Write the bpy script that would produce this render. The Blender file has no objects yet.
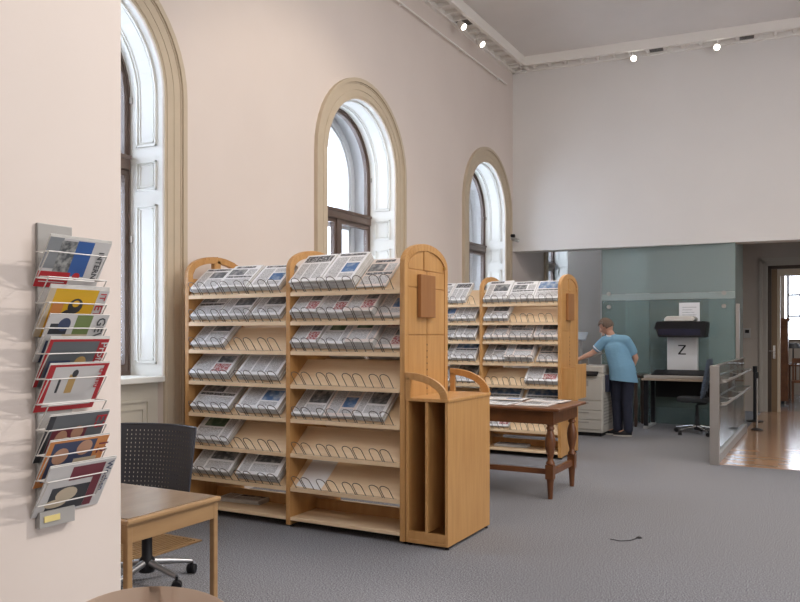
import bpy, bmesh, math, random
from mathutils import Vector, Matrix, Euler
random.seed(7)
PI = math.pi
sc = bpy.context.scene
C = bpy.context.collection

# ------------------------------------------------------------------ camera
TH = math.radians(28.87)
FPX = 780.0
CH = 1.45
HOR = 333.0
FW = (-math.sin(TH), math.cos(TH)); RT = (math.cos(TH), math.sin(TH))
cam = bpy.data.cameras.new('camera')
cam.lens = FPX/800*36; cam.sensor_width = 36; cam.sensor_fit = 'HORIZONTAL'
cam.shift_y = (HOR-301)/800
cam.clip_start = .05; cam.clip_end = 200
co = bpy.data.objects.new('camera', cam); C.objects.link(co)
co.location = (0, 0, CH); co.rotation_euler = (PI/2, 0, TH)
sc.camera = co
def pt(px, D, py=None):
    t = (px-400)/FPX
    p = ((FW[0]+RT[0]*t)*D, (FW[1]+RT[1]*t)*D)
    return p if py is None else (p[0], p[1], CH+(HOR-py)/FPX*D)

# ------------------------------------------------------------------ materials
def mat(name, col, rough=.6, metal=0, noise=None, bump=None, spec=.5, coords='Object', stretch=(1,1,1)):
    m = bpy.data.materials.new(name); m.use_nodes = True
    nt = m.node_tree; b = nt.nodes['Principled BSDF']
    b.inputs['Base Color'].default_value = (*col, 1)
    b.inputs['Roughness'].default_value = rough
    b.inputs['Metallic'].default_value = metal
    b.inputs['Specular IOR Level'].default_value = spec
    if noise or bump:
        tc = nt.nodes.new('ShaderNodeTexCoord'); mp = nt.nodes.new('ShaderNodeMapping')
        mp.inputs['Scale'].default_value = stretch
        nt.links.new(tc.outputs[coords], mp.inputs['Vector'])
    if noise:                                   # (scale, detail, colour2, lo, hi)
        s, d, c2, lo, hi = noise
        n = nt.nodes.new('ShaderNodeTexNoise'); n.inputs['Scale'].default_value = s; n.inputs['Detail'].default_value = d
        nt.links.new(mp.outputs[0], n.inputs['Vector'])
        r = nt.nodes.new('ShaderNodeValToRGB')
        r.color_ramp.elements[0].position = lo; r.color_ramp.elements[1].position = hi
        r.color_ramp.elements[0].color = (*col, 1); r.color_ramp.elements[1].color = (*c2, 1)
        nt.links.new(n.outputs['Fac'], r.inputs['Fac'])
        nt.links.new(r.outputs['Color'], b.inputs['Base Color'])
    if bump:                                    # (scale, strength, distance)
        s, st, di = bump
        n = nt.nodes.new('ShaderNodeTexNoise'); n.inputs['Scale'].default_value = s; n.inputs['Detail'].default_value = 3
        nt.links.new(mp.outputs[0], n.inputs['Vector'])
        bp = nt.nodes.new('ShaderNodeBump'); bp.inputs['Strength'].default_value = st; bp.inputs['Distance'].default_value = di
        nt.links.new(n.outputs['Fac'], bp.inputs['Height']); nt.links.new(bp.outputs[0], b.inputs['Normal'])
    return m

M = {}
M['wall'] = mat('wall_paint', (.735,.655,.61), .9, noise=(1.3,3,(.71,.63,.585),.35,.7), bump=(60,.06,.003))
M['wall_pale'] = mat('wall_paint_pale', (.78,.755,.735), .9, noise=(1.1,3,(.755,.73,.71),.35,.7), bump=(60,.06,.003))
M['wall_grey'] = mat('wall_grey', (.37,.325,.285), .9, noise=(1.1,3,(.34,.30,.26),.35,.7))
M['ceiling'] = mat('ceiling_paint', (.80,.765,.74), .95, noise=(.8,4,(.74,.705,.68),.35,.7))
M['cornice'] = mat('cornice_paint', (.88,.85,.81), .9)
M['trim'] = mat('stone_trim', (.56,.47,.355), .7, noise=(6,4,(.53,.445,.335),.3,.7))
M['reveal'] = mat('reveal_white', (.80,.80,.76), .6)
M['parapet'] = mat('parapet_paint', (.58,.54,.46), .7)
M['outer_stone'] = mat('outer_stone', (.55,.54,.53), .9)
M['brown_frame'] = mat('brown_window_frame', (.14,.098,.08), .4, noise=(5,4,(.11,.075,.06),.3,.7), stretch=(1,1,.2))
M['carpet'] = mat('carpet', (.085,.088,.102), 1, noise=(120,5,(.34,.338,.355),.36,.66), bump=(140,.12,.004), spec=.1)
M['parquet'] = None
M['beech'] = mat('pale_beech', (.84,.655,.44), .5, noise=(7,5,(.78,.58,.37),.3,.72), stretch=(.6,6,6))
M['honey'] = mat('honey_beech', (.58,.32,.12), .42, noise=(5,5,(.49,.25,.082),.3,.72), stretch=(5,5,.5))
M['honey_dark'] = mat('dark_honey_board', (.36,.165,.06), .45, noise=(5,5,(.30,.13,.045),.3,.72), stretch=(5,5,.5))
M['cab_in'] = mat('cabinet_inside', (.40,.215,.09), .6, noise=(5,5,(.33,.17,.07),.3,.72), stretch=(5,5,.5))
M['walnut'] = mat('reddish_walnut', (.20,.075,.025), .35, noise=(6,5,(.11,.038,.014),.3,.7), stretch=(1,4,1))
M['desk_edge'] = mat('desk_oak', (.37,.225,.105), .42, noise=(6,5,(.30,.175,.08),.3,.72), stretch=(4,.6,4))
M['desk_top'] = mat('desk_top_veneer', (.27,.20,.14), .22, noise=(5,5,(.20,.145,.10),.3,.72), stretch=(3,.6,3))
M['wire'] = mat('grey_wire', (.16,.14,.13), .35, metal=.7)
M['white_wire'] = mat('white_wire', (.74,.72,.70), .35)
M['grey_metal'] = mat('grey_painted_metal', (.36,.35,.34), .45)
M['steel'] = mat('brushed_steel', (.44,.42,.40), .38, metal=.8)
M['chrome'] = mat('chrome', (.7,.7,.7), .15, metal=1)
M['black'] = mat('black_plastic', (.012,.012,.015), .5, spec=.25)
M['charcoal'] = mat('charcoal_shell', (.038,.042,.055), .45)
M['blue_fabric'] = mat('dark_blue_fabric', (.065,.085,.12), .9, bump=(300,.2,.002))
M['black_fabric'] = mat('black_fabric', (.02,.022,.026), .95)
M['paper'] = mat('newsprint', (.82,.82,.83), .85, noise=(6,2,(.76,.76,.78),.3,.7))
M['paper_pink'] = mat('pinkish_newsprint', (.74,.66,.62), .85)
M['paper_edge'] = mat('page_edges', (.68,.67,.65), .9, noise=(30,3,(.46,.45,.44),.35,.65), stretch=(.4,.4,16))
M['ink'] = mat('printing_ink', (.07,.07,.08), .8, noise=(60,2,(.42,.42,.43),.45,.62))
M['text'] = mat('text_columns', (.70,.70,.71), .85, noise=(230,2,(.26,.26,.28),.42,.62), stretch=(.5,2.2,1))
M['photo'] = mat('photo_dark', (.10,.11,.13), .7, noise=(22,4,(.42,.42,.42),.4,.7))
M['photo_blue'] = mat('photo_blue', (.08,.17,.36), .7, noise=(18,3,(.45,.52,.60),.4,.7))
M['photo_red'] = mat('photo_red', (.36,.07,.08), .7, noise=(60,3,(.60,.50,.50),.42,.6))
M['photo_green'] = mat('photo_green', (.07,.13,.08), .7, noise=(18,3,(.25,.3,.2),.45,.7))
M['white'] = mat('white_sheet', (.82,.82,.83), .7)
M['beige_plastic'] = mat('beige_machine', (.50,.475,.435), .5)
M['beige_dark'] = mat('beige_machine_dark', (.33,.31,.285), .55)
M['silver'] = mat('silver_plastic', (.62,.60,.56), .35, metal=.2)
M['skin'] = mat('skin', (.55,.31,.22), .55, noise=(40,3,(.50,.27,.19),.3,.7))
M['shirt'] = mat('blue_polo_cloth', (.17,.335,.48), .9, bump=(18,.35,.02))
M['white_cloth'] = mat('white_cloth', (.7,.72,.76), .9)
M['trousers'] = mat('navy_cloth', (.017,.02,.04), .9, bump=(22,.4,.02))
M['hair'] = mat('grey_brown_hair', (.10,.065,.045), .8, noise=(60,4,(.22,.17,.14),.4,.7), bump=(80,.5,.004))
M['orange'] = mat('orange_print', (.72,.28,.07), .5)
M['seat_wood'] = mat('bent_beech', (.66,.50,.39), .5, noise=(2,2,(.62,.465,.36),.3,.7))
M['fix_white'] = mat('lamp_housing', (.75,.72,.68), .4)
M['vent'] = mat('vent_mesh', (.16,.15,.14), .6, noise=(90,1,(.05,.05,.05),.45,.55))

def emis(name, col, s):
    m = bpy.data.materials.new(name); m.use_nodes = True; nt = m.node_tree
    nt.nodes.remove(nt.nodes['Principled BSDF'])
    e = nt.nodes.new('ShaderNodeEmission'); e.inputs[0].default_value = (*col,1); e.inputs[1].default_value = s
    nt.links.new(e.outputs[0], nt.nodes['Material Output'].inputs[0]); return m
M['lamp'] = emis('lamp_glow', (1,.93,.82), 14)

def glass(name, tint, gloss=.1, milk=None, milkfac=.3):
    m = bpy.data.materials.new(name); m.use_nodes = True; nt = m.node_tree
    nt.nodes.remove(nt.nodes['Principled BSDF'])
    t = nt.nodes.new('ShaderNodeBsdfTransparent'); t.inputs[0].default_value = (*tint,1)
    g = nt.nodes.new('ShaderNodeBsdfGlossy'); g.inputs['Roughness'].default_value = .03
    fr = nt.nodes.new('ShaderNodeFresnel'); ge = nt.nodes.new('ShaderNodeNewGeometry'); ma = nt.nodes.new('ShaderNodeMath'); ma.operation='MULTIPLY_ADD'
    ma.inputs[1].default_value = 1/1.45-1.45; ma.inputs[2].default_value = 1.45      # same index from both sides of the pane
    nt.links.new(ge.outputs['Backfacing'], ma.inputs[0]); nt.links.new(ma.outputs[0], fr.inputs[0])
    mx = nt.nodes.new('ShaderNodeMixShader')
    nt.links.new(fr.outputs[0], mx.inputs[0]); nt.links.new(t.outputs[0], mx.inputs[1]); nt.links.new(g.outputs[0], mx.inputs[2])
    last = mx
    if milk:
        d = nt.nodes.new('ShaderNodeBsdfDiffuse'); d.inputs[0].default_value = (*milk,1)
        m2 = nt.nodes.new('ShaderNodeMixShader'); m2.inputs[0].default_value = milkfac
        nt.links.new(mx.outputs[0], m2.inputs[1]); nt.links.new(d.outputs[0], m2.inputs[2]); last = m2
    nt.links.new(last.outputs[0], nt.nodes['Material Output'].inputs[0]); return m
M['pane'] = glass('window_glass', (.97,.98,1))
M['green_glass'] = glass('green_partition_glass', (.66,.78,.76), milk=(.42,.48,.475), milkfac=.5)
M['green_low'] = glass('green_lower_glass', (.62,.74,.72), milk=(.30,.38,.38), milkfac=.36)  # darkness behind the glass is put into this deeper lower-pane colour
M['green_band'] = glass('green_glass_band', (.6,.72,.70), milk=(.46,.53,.52), milkfac=.7)
M['rail_glass'] = glass('railing_glass', (.80,.84,.83), milk=(.3,.32,.32), milkfac=.12)

def parquet():
    m = bpy.data.materials.new('glossy_parquet'); m.use_nodes = True; nt = m.node_tree; b = nt.nodes['Principled BSDF']
    tc = nt.nodes.new('ShaderNodeTexCoord'); br = nt.nodes.new('ShaderNodeTexBrick')
    br.inputs['Color1'].default_value = (.42,.245,.14,1); br.inputs['Color2'].default_value = (.33,.185,.10,1)
    br.inputs['Mortar'].default_value = (.18,.10,.06,1); br.inputs['Scale'].default_value = 1.0
    br.inputs['Mortar Size'].default_value = .004; br.inputs['Brick Width'].default_value = .5; br.inputs['Row Height'].default_value = .1
    nt.links.new(tc.outputs['Object'], br.inputs['Vector']); nt.links.new(br.outputs['Color'], b.inputs['Base Color'])
    b.inputs['Roughness'].default_value = .16
    return m
M['parquet'] = parquet()

# ------------------------------------------------------------------ mesh helpers
class MB:
    def __init__(s): s.v = []; s.f = []; s.m = []
    def add(s, vs, fs, m=0):
        o = len(s.v); s.v += [tuple(v) for v in vs]
        for f in fs: s.f.append(tuple(i+o for i in f)); s.m.append(m)
        return s
    def box(s, x0,x1,y0,y1,z0,z1, m=0, mt=None):
        vs = [(x,y,z) for x in (x0,x1) for y in (y0,y1) for z in (z0,z1)]
        if mt: vs = [mt @ Vector(v) for v in vs]
        return s.add(vs, [(0,1,3,2),(4,6,7,5),(0,4,5,1),(2,3,7,6),(0,2,6,4),(1,5,7,3)], m)
    def prism(s, pts, ax, a, b, m=0):
        """pts: 2D outline, extruded along axis ax ('x': pts are (y,z); 'y': (x,z); 'z': (x,y)) from a to b"""
        def p3(p, h): return {'x':(h,p[0],p[1]),'y':(p[0],h,p[1]),'z':(p[0],p[1],h)}[ax]
        n = len(pts); vs = [p3(p,a) for p in pts]+[p3(p,b) for p in pts]
        fs = [tuple(range(n))[::-1], tuple(range(n,2*n))]+[(i,(i+1)%n,n+(i+1)%n,n+i) for i in range(n)]
        return s.add(vs, fs, m)
    def strip(s, A, B, ax, a, b, m=0):
        """band between two matched open 2D curves A and B, extruded a..b"""
        for i in range(len(A)-1):
            s.prism([A[i],A[i+1],B[i+1],B[i]], ax, a, b, m)
        return s
    def tube(s, path, r, seg=6, m=0, closed=False):
        P = [Vector(p) for p in path]; n = len(P); base = len(s.v); ref = None
        for i,p in enumerate(P):
            if closed: t = (P[(i+1)%n]-P[i-1])
            else: t = (P[min(i+1,n-1)]-P[max(i-1,0)])
            t.normalize()
            if ref is None: ref = t.orthogonal().normalized()
            ref = (ref - t*ref.dot(t)).normalized(); bi = t.cross(ref)
            rr = r[i] if isinstance(r,(list,tuple)) else r
            for k in range(seg):
                a = 2*PI*k/seg; s.v.append(tuple(p+(ref*math.cos(a)+bi*math.sin(a))*rr))
        for i in range(n if closed else n-1):
            j = (i+1)%n
            for k in range(seg):
                l = (k+1)%seg
                s.f.append((base+i*seg+k, base+i*seg+l, base+j*seg+l, base+j*seg+k)); s.m.append(m)
        if not closed:
            s.f.append(tuple(base+k for k in range(seg))[::-1]); s.m.append(m)
            s.f.append(tuple(base+(n-1)*seg+k for k in range(seg))); s.m.append(m)
        return s
    def lathe(s, prof, c=(0,0,0), seg=20, m=0, ax='z'):
        """prof: list of (radius, height)"""
        base = len(s.v); n = len(prof)
        for r,h in prof:
            for k in range(seg):
                a = 2*PI*k/seg
                q = (r*math.cos(a), r*math.sin(a), h)
                if ax == 'y': q = (q[0], q[2], q[1])
                if ax == 'x': q = (q[2], q[0], q[1])
                s.v.append((c[0]+q[0], c[1]+q[1], c[2]+q[2]))
        for i in range(n-1):
            for k in range(seg):
                l = (k+1)%seg
                s.f.append((base+i*seg+k, base+i*seg+l, base+(i+1)*seg+l, base+(i+1)*seg+k)); s.m.append(m)
        s.f.append(tuple(base+k for k in range(seg))[::-1]); s.m.append(m)
        s.f.append(tuple(base+(n-1)*seg+k for k in range(seg))); s.m.append(m)
        return s
    def xf(s, mt, start=0):
        for i in range(start, len(s.v)): s.v[i] = tuple(mt @ Vector(s.v[i]))
        return s
    def mesh(s, name, mats, smooth=False, weld=False):
        me = bpy.data.meshes.new(name); me.from_pydata(s.v, [], s.f)
        for m in (mats if isinstance(mats,(list,tuple)) else [mats]): me.materials.append(m)
        for p,i in zip(me.polygons, s.m): p.material_index = i; p.use_smooth = smooth
        bm = bmesh.new(); bm.from_mesh(me); bmesh.ops.remove_doubles(bm, verts=bm.verts, dist=1e-5 if weld else 1e-9); bmesh.ops.recalc_face_normals(bm, faces=bm.faces); bm.to_mesh(me); bm.free()
        return me
    def build(s, name, mats, parent=None, smooth=False, bevel=0, off=None, weld=False):
        if off is not None:
            s.v = [(v[0]-off[0], v[1]-off[1], v[2]-off[2]) for v in s.v]
        o = bpy.data.objects.new(name, s.mesh(name, mats, smooth, weld)); C.objects.link(o)
        if parent is not None: o.parent = parent
        if bevel:
            b = o.modifiers.new('bevel','BEVEL'); b.width = bevel; b.segments = 2; b.limit_method = 'ANGLE'; b.angle_limit = math.radians(40)
        if smooth:
            try:
                for e in o.data.edges: pass
                md = o.data; md.set_sharp_from_angle(angle=math.radians(45))
            except Exception: pass
        return o
def empty(name, loc=(0,0,0), rz=0):
    o = bpy.data.objects.new(name, None); C.objects.link(o); o.location = loc; o.rotation_euler = (0,0,rz)
    o.empty_display_size = .1; return o
def tag(o, label, cat, group=None):
    o['label'] = label; o['category'] = cat
    if group: o['group'] = group
    return o
def struct(o, label=None):
    o['kind'] = 'structure'
    if label: o['label'] = label
    return o
def copy_tree(o, parent=None):
    c = o.copy(); C.objects.link(c); c.parent = parent
    for ch in [x for x in bpy.data.objects if x.parent == o]: copy_tree(ch, c)
    return c

# ------------------------------------------------------------------ the room
WX = -4.75                     # left wall plane
ZC = 5.90                      # underside of the cornice
ZCE = 6.03                     # ceiling
WYC = [3.87, 7.73, 11.49, 15.25]
R_OUT, R_IN, ZSP = .985, .755, 3.39
YB = 15.8                      # far wall
def arc(yc, r, zs, n=24): return [(yc-r*math.cos(PI*i/n), zs+r*math.sin(PI*i/n)) for i in range(n+1)]

# floor
mb = MB().box(-4.95, 6.7, -3.2, YB, -.12, 0); struct(mb.build('floor', M['carpet']), 'speckled blue grey carpet')
mb = MB().box(-1.10, 6.4, 9.22, YB+.28, 0, .006); struct(mb.build('floor_parquet', M['parquet']), 'glossy brown parquet')
# ceiling
mb = MB().box(-5.25, 6.7, -3.2, YB+.2, ZCE, ZCE+.12); struct(mb.build('ceiling', M['ceiling']))

# left wall with arched openings that run to the floor
mb = MB(); X0, X1 = WX-.30, WX
edges = [2.03]
for yc in WYC: edges += [yc-R_IN, yc+R_IN]
edges.append(16.3)
for i in range(0, len(edges), 2): mb.box(X0, X1, edges[i], edges[i+1], 0, ZCE)
for yc in WYC:
    a = arc(yc, R_IN, ZSP); top = [(p[0], ZCE) for p in a]
    mb.strip(a, top, 'x', X0, X1)
struct(mb.build('wall_left', M['wall']))

def window(n, yc):
    root = empty('window_%d' % n, (WX, yc, 0)); struct(root, 'round-arched window with brown frame, number %s from the front along the left wall' % ('one','two','three','four')[n-1])
    # moulded architrave standing out from the wall (trim)
    mb = MB()
    for (ra, rb, d) in ((R_OUT, R_OUT-.045, .045), (R_OUT-.045, R_OUT-.06, .030), (R_OUT-.06, R_OUT-.13, .024), (R_OUT-.13,R_OUT-.142,.019),(R_OUT-.142, R_OUT-.205, .024), (R_OUT-.205, R_IN, .017)):
        mb.strip([(-ra,0)]+arc(0,ra,ZSP)+[(ra,0)], [(-rb,0)]+arc(0,rb,ZSP)+[(rb,0)], 'x', 0.0, d)
    mb.build('architrave', M['trim'], root)
    # white panelled reveal, splayed inwards
    ri = R_IN+.03
    def curve(r): return [(-r,1.10)]+arc(0,r,ZSP)+[(r,1.10)]
    mb = MB(); A = curve(R_IN+.001); B = curve(ri-.06); T = curve(R_IN+.06)
    for i in range(len(A)-1):
        a0,a1,b0,b1 = A[i],A[i+1],B[i],B[i+1]
        mb.add([(0,*a0),(0,*a1),(-.34,*b1),(-.34,*b0)], [(0,1,2,3)])
    # raised border fillets on the splay
    def lerp(f, lift):
        r = (R_IN+.001)*(1-f)+(ri-.06)*f-lift; return r, -.34*f
    def sp(sgn, f, z, l):
        r,x = lerp(f,l); return (x, sgn*r, z)
    def bar(sgn, f0, f1, z0, z1, l=.011):
        vs = [sp(sgn,f,z,q) for f in (f0,f1) for z in (z0,z1) for q in (0,l)]
        mb.add(vs, [(0,1,3,2),(4,6,7,5),(0,4,5,1),(2,3,7,6),(0,2,6,4),(1,5,7,3)])
    for sgn in (-1,1):
        for z0,z1 in ((1.20,2.50),(2.62,2.86),(2.98,3.50)):
            for g,wd,l in ((0,.045,.014),(.085,.03,.008)):
                f0,f1 = .20+g,.80-g; a0,a1 = z0+g*.34,(z1-g*.34 if z1<3.4 else ZSP); t_ = wd*.34
                bar(sgn,f0,f0+wd,a0,a1,l); bar(sgn,f1-wd,f1,a0,a1,l); bar(sgn,f0,f1,a0,a0+t_,l); (bar(sgn,f0,f1,a1-t_,a1,l) if z1<3.4 else None)
    for f0,f1,l in ((.20,.245,.014),(.285,.315,.008),(.685,.715,.008),(.755,.80,.014)):
        (ra,xa),(rb,xb) = lerp(f0,l),lerp(f1,l); (rc,xc),(rd,xd) = lerp(f0,0),lerp(f1,0)
        for s0,s1 in (((rc,xc),(ra,xa)),((ra,xa),(rb,xb)),((rb,xb),(rd,xd))):
            P = arc(0,s0[0],ZSP); Q = arc(0,s1[0],ZSP)
            for i in range(len(P)-1):
                mb.add([(s0[1],*P[i]),(s0[1],*P[i+1]),(s1[1],*Q[i+1]),(s1[1],*Q[i])],[(0,1,2,3)])
    mb.build('reveal', M['reveal'], root)
    # sill and parapet
    MB().box(-.34,.035,-R_IN+.01,R_IN-.01,1.055,1.10).build('sill', M['reveal'], root, bevel=.006)
    mb = MB().box(-.30,-.06,-R_IN,R_IN,0,1.055)
    for y0,y1 in ((-.66,.66),):
        for a,b,c,d in ((y0,y1,.90,.925),(y0,y1,.12,.145),(y0,y0+.025,.145,.90),(y1-.025,y1,.145,.90)): mb.box(-.06,-.045,a,b,c,d)
        for a,b,c,d in ((y0+.06,y1-.06,.84,.852),(y0+.06,y1-.06,.19,.202),(y0+.06,y0+.072,.202,.84),(y1-.072,y1-.06,.202,.84)): mb.box(-.06,-.05,a,b,c,d)
    mb.build('parapet', M['parapet'], root)
    # two layers of brown / grey frame
    def frame(name, xa, xb, ro, w, m, tw=.045, hinge=True):
        mb = MB(); rb = ro-w
        mb.strip([(-ro,1.08)]+arc(0,ro,ZSP)+[(ro,1.08)], [(-rb,1.08)]+arc(0,rb,ZSP)+[(rb,1.08)], 'x', xa, xb)
        mb.box(xa,xb,-rb,rb,1.08,1.08+w); mb.box(xa-.0,xb+.02,-rb,rb,2.80,2.89); mb.box(xa,xb+.035,-rb,rb,2.885,2.915)
        mb.box(xa,xb+.012,-tw,tw,1.08+w,2.80)
        for s in (-1,1):
            a,b = (tw, rb-.0) if s>0 else (-rb, -tw)
            mb.box(xa+.005,xb-.008,a,b,1.08+w,1.08+w+.05); mb.box(xa+.005,xb-.008,a,b,2.75,2.80)
            mb.box(xa+.005,xb-.008,a,a+.035,1.13+w,2.75); mb.box(xa+.005,xb-.008,b-.035,b,1.13+w,2.75)
        r1 = rb; r2 = rb-.035
        mb.strip([(-r1,2.915)]+arc(0,r1,ZSP)+[(r1,2.915)], [(-r2,2.915)]+arc(0,r2,ZSP)+[(r2,2.915)], 'x', xa+.01, xb-.012)
        f = mb.build(name, m, root)
        g = MB().box((xa+xb)/2-.003,(xa+xb)/2+.003,-rb+.045,-tw-.04,1.13+w,2.75); g.build('pane', M['pane'], f)
        g = MB().box((xa+xb)/2-.003,(xa+xb)/2+.003,tw+.04,rb-.045,1.13+w,2.75); g.build('pane', M['pane'], f)
        g = MB().prism([(-r2,2.915)]+arc(0,r2,ZSP)+[(r2,2.915)], 'x', (xa+xb)/2-.003,(xa+xb)/2+.003); g.build('pane', M['pane'], f)
        return f
    frame('frame', -.41, -.34, ri-.02, .06, M['brown_frame'])
    frame('outer_frame', -.64, -.58, ri-.05, .09, M['outer_stone'], .035)
    # outer masonry reveal between and beyond the two frames
    mb = MB(); P = curve(ri-.02); Q = curve(ri-.03); T = curve(R_IN+.35)
    mb.strip(P, T, 'x', -.60, -.34); mb.strip(curve(ri-.09), T, 'x', -.85, -.64)
    mb.box(-.85,-.34,-1.1,1.1,.8,1.078)
    mb.build('outer_reveal', M['outer_stone'], root)
    for zz in (2.2, 3.35):
        MB().tube([(-.325,ri-.07,zz),(-.325,ri-.07,zz+.05)], .012, 8).build('hinge', M['steel'], root)
    return root
for i,yc in enumerate(WYC): window(i+1, yc)

# solid pier in the left foreground (carries the magazine rack)
PX = -2.30; PYE = 2.03
struct(MB().box(WX-.3, PX, -3.0, PYE, 0, ZCE).build('wall_pier', M['wall']), 'pale pink plaster pier in the left foreground')
# unseen sides closing the hall
struct(MB().box(6.4, 6.6, -3.0, YB, 0, ZCE).build('wall_right', M['wall_pale']))
struct(MB().box(PX, 6.4, -3.2, -3.0, 0, ZCE).build('wall_front', M['wall_pale']))

# the upper wall over the wide opening (slightly skewed to the left wall)
BC = Vector((WX, 12.60)); BD = Vector((.9955,.0948)).normalized(); BN = Vector((-BD.y, BD.x))
ZS = 2.84
def beam(s, n, z): return (BC.x+BD.x*s+BN.x*n, BC.y+BD.y*s+BN.y*n, z)
mb = MB(); L = 11.2
vs = [beam(s,n,z) for s in (0,L) for n in (0,.32) for z in (ZS,ZCE)]
mb.add(vs, [(0,1,3,2),(4,6,7,5),(0,4,5,1),(2,3,7,6),(0,2,6,4),(1,5,7,3)])
struct(mb.build('wall_upper', M['wall_pale']), 'white upper wall spanning over the copy area')

# far wall with the doorway
DX0, DX1, DZ = -1.0, .75, 2.68
mb = MB().box(WX, DX0, YB, YB+.28, 0, ZCE).box(DX1, 6.4, YB, YB+.28, 0, ZCE).box(DX0, DX1, YB, YB+.28, DZ, ZCE)
struct(mb.build('wall_back', M['wall_grey']))
for i,(xa,xb) in enumerate(((-3.55,-3.1),(-2.0,-1.45))):  # invented uprights, added to show as lighter bands in the glass
    struct(MB().box(xa,xb,YB-.12,YB,0,ZCE).build('trim_%d' % (i+3), M['reveal']), 'pale upright slab added to lighten bands of the glass partition')
# door
dr = empty('door_1', (DX0, YB, 0)); struct(dr, 'open doorway in a dark brown wooden frame')
W = DX1-DX0
mb = MB()
for o,w,d in ((.14,.05,.05),(.09,.05,.03),(.04,.04,.045)):
    mb.box(-o,-o+w,-d,0,0,DZ+o); mb.box(W+o-w,W+o,-d,0,0,DZ+o); mb.box(-o,W+o,-d,0,DZ+o-w,DZ+o)
mb.build('door_surround', M['trim'] if False else mat('grey_door_surround',(.36,.33,.29),.7), dr)
mb = MB().box(0,.06,-.02,.27,0,DZ).box(W-.06,W,-.02,.27,0,DZ).box(0,W,-.02,.27,DZ-.06,DZ)
mb.build('jamb', mat('dark_jamb',(.055,.038,.028),.4), dr)
lf = MB().box(.06,.155,.02,.065,.01,DZ-.06).build('door_leaf', mat('brown_leaf',(.20,.13,.07),.4), dr)
mb = MB().box(.085,.125,.0,.02,.98,1.22); mb.tube([(.105,.0,1.12),(.105,-.05,1.12),(.02,-.055,1.12)], .009, 8); mb.build('door_handle', M['chrome'], lf)
MB().box(.155,.20,.06,.26,0,DZ-.06).build('inner_jamb', mat('cream_jamb',(.55,.48,.38),.5), dr)
MB().box(.20,W-.06,.06,.26,2.50,DZ-.06).build('transom', mat('cream_transom',(.55,.48,.38),.5), dr)

# the room beyond the doorway
YF = 20.6
struct(MB().box(-3.0, 4.0, YB+.28, YF, -.12, 0).build('floor_far_room', mat('glossy_far_floor',(.22,.23,.26),.08)))
struct(MB().box(-3.2,-3.0,YB+.28,YF,0,4).build('wall_far_room_left', M['wall_grey']))
struct(MB().box(4.0,4.2,YB+.28,YF,0,4).build('wall_far_room_right', M['wall_grey']))
struct(MB().box(-3.2,4.2,YB+.28,YF+.2,4,4.1).build('ceiling_far_room', M['ceiling']))
mb = MB().box(-3.2,-.95,YF,YF+.2,0,4).box(.85,4.2,YF,YF+.2,0,4).box(-.95,.85,YF,YF+.2,2.85,4).box(-.95,.85,YF,YF+.2,0,1.25)
struct(mb.build('wall_far_room_back', M['wall_grey']))
w5 = empty('window_5', (-.90, YF, 0)); struct(w5, 'bright window with dark glazing bars in the far room')
mb = MB().box(0,.05,.05,.12,1.25,2.85).box(1.75,1.8,.05,.12,1.25,2.85).box(0,1.8,.05,.12,2.8,2.85).box(0,1.8,.05,.12,1.25,1.3)
for x in (.30,.60,.90,1.20,1.50): mb.box(x-.03,x+.03,.06,.11,1.25,2.85)
for z in (1.85,2.35): mb.box(0,1.8,.06,.11,z-.022,z+.022)
mb.build('frame', M['brown_frame'], w5)
MB().box(.02,1.78,.082,.088,1.27,2.83).build('pane', M['pane'], w5)

# cornice : a flat soffit band with square coffers and an outer lip
CP = .32
def cornice(name, fn, L, step=.26):
    """fn(s, n, z): s along the wall, n out into the room"""
    mb = MB()
    def bx(s0,s1,n0,n1,z0,z1):
        vs = [fn(s,n,z) for s in (s0,s1) for n in (n0,n1) for z in (z0,z1)]
        mb.add(vs, [(0,1,3,2),(4,6,7,5),(0,4,5,1),(2,3,7,6),(0,2,6,4),(1,5,7,3)])
    bx(0,L,0,.05,ZC-.03,ZC+.05); bx(0,L,.05,CP-.03,ZC+.045,ZCE); bx(0,L,0,.05,ZC+.05,ZCE)
    bx(0,L,CP-.055,CP,ZC-.02,ZCE)
    s = .12
    while s < L-.1:
        bx(s,s+.05,.05,CP-.055,ZC-.005,ZC+.045); s += step
    return struct(mb.build(name, M['cornice']))
cornice('trim_1', lambda s,n,z: (WX+n, 12.60-s, z), 12.60-2.03)
cornice('trim_2', lambda s,n,z: (BC.x+.0+BD.x*s-BN.x*n, BC.y+BD.y*s-BN.y*n, z), 11.1)
# picture rail rod along the left wall
mb = MB().tube([(WX+.05, 12.2, 5.58), (WX+.05, 2.1, 5.58)], .011, 8)
for y in (3.2,5.0,6.8,8.6,10.4,11.9): mb.tube([(WX,y,5.58),(WX+.05,y,5.58)], .014, 8)
tag(mb.build('picture_rail', M['cornice']), 'thin painted hanging rod running high along the left wall', 'rail')

# vents set in the cornice
def vent(name, fn, s, label):
    mb = MB(); vs = [fn(s0,n,z) for s0 in (s,s+.20) for n in (.06,CP-.065) for z in (ZC+.0,ZC+.03)]
    mb.add(vs, [(0,1,3,2),(4,6,7,5),(0,4,5,1),(2,3,7,6),(0,2,6,4),(1,5,7,3)])
    c = sum((Vector(v) for v in vs), Vector())/8
    o = mb.build(name, M['vent'], off=c); o.location = c
    tag(o, label, 'vent', 'dark vents in the cornice')
fnL = lambda s,n,z: (WX+n, 12.60-s, z)
fnB = lambda s,n,z: (BC.x+BD.x*s-BN.x*n, BC.y+BD.y*s-BN.y*n, z)
vent('ceiling_vent', fnL, 2.255, 'dark square vent in the left cornice between two spotlights')
vent('ceiling_vent', fnB, 2.255, 'dark vent in the far cornice, just right of the left round spotlight')
vent('ceiling_vent', fnB, 3.555, 'dark vent in the far cornice, just right of the right spotlight')

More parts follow.
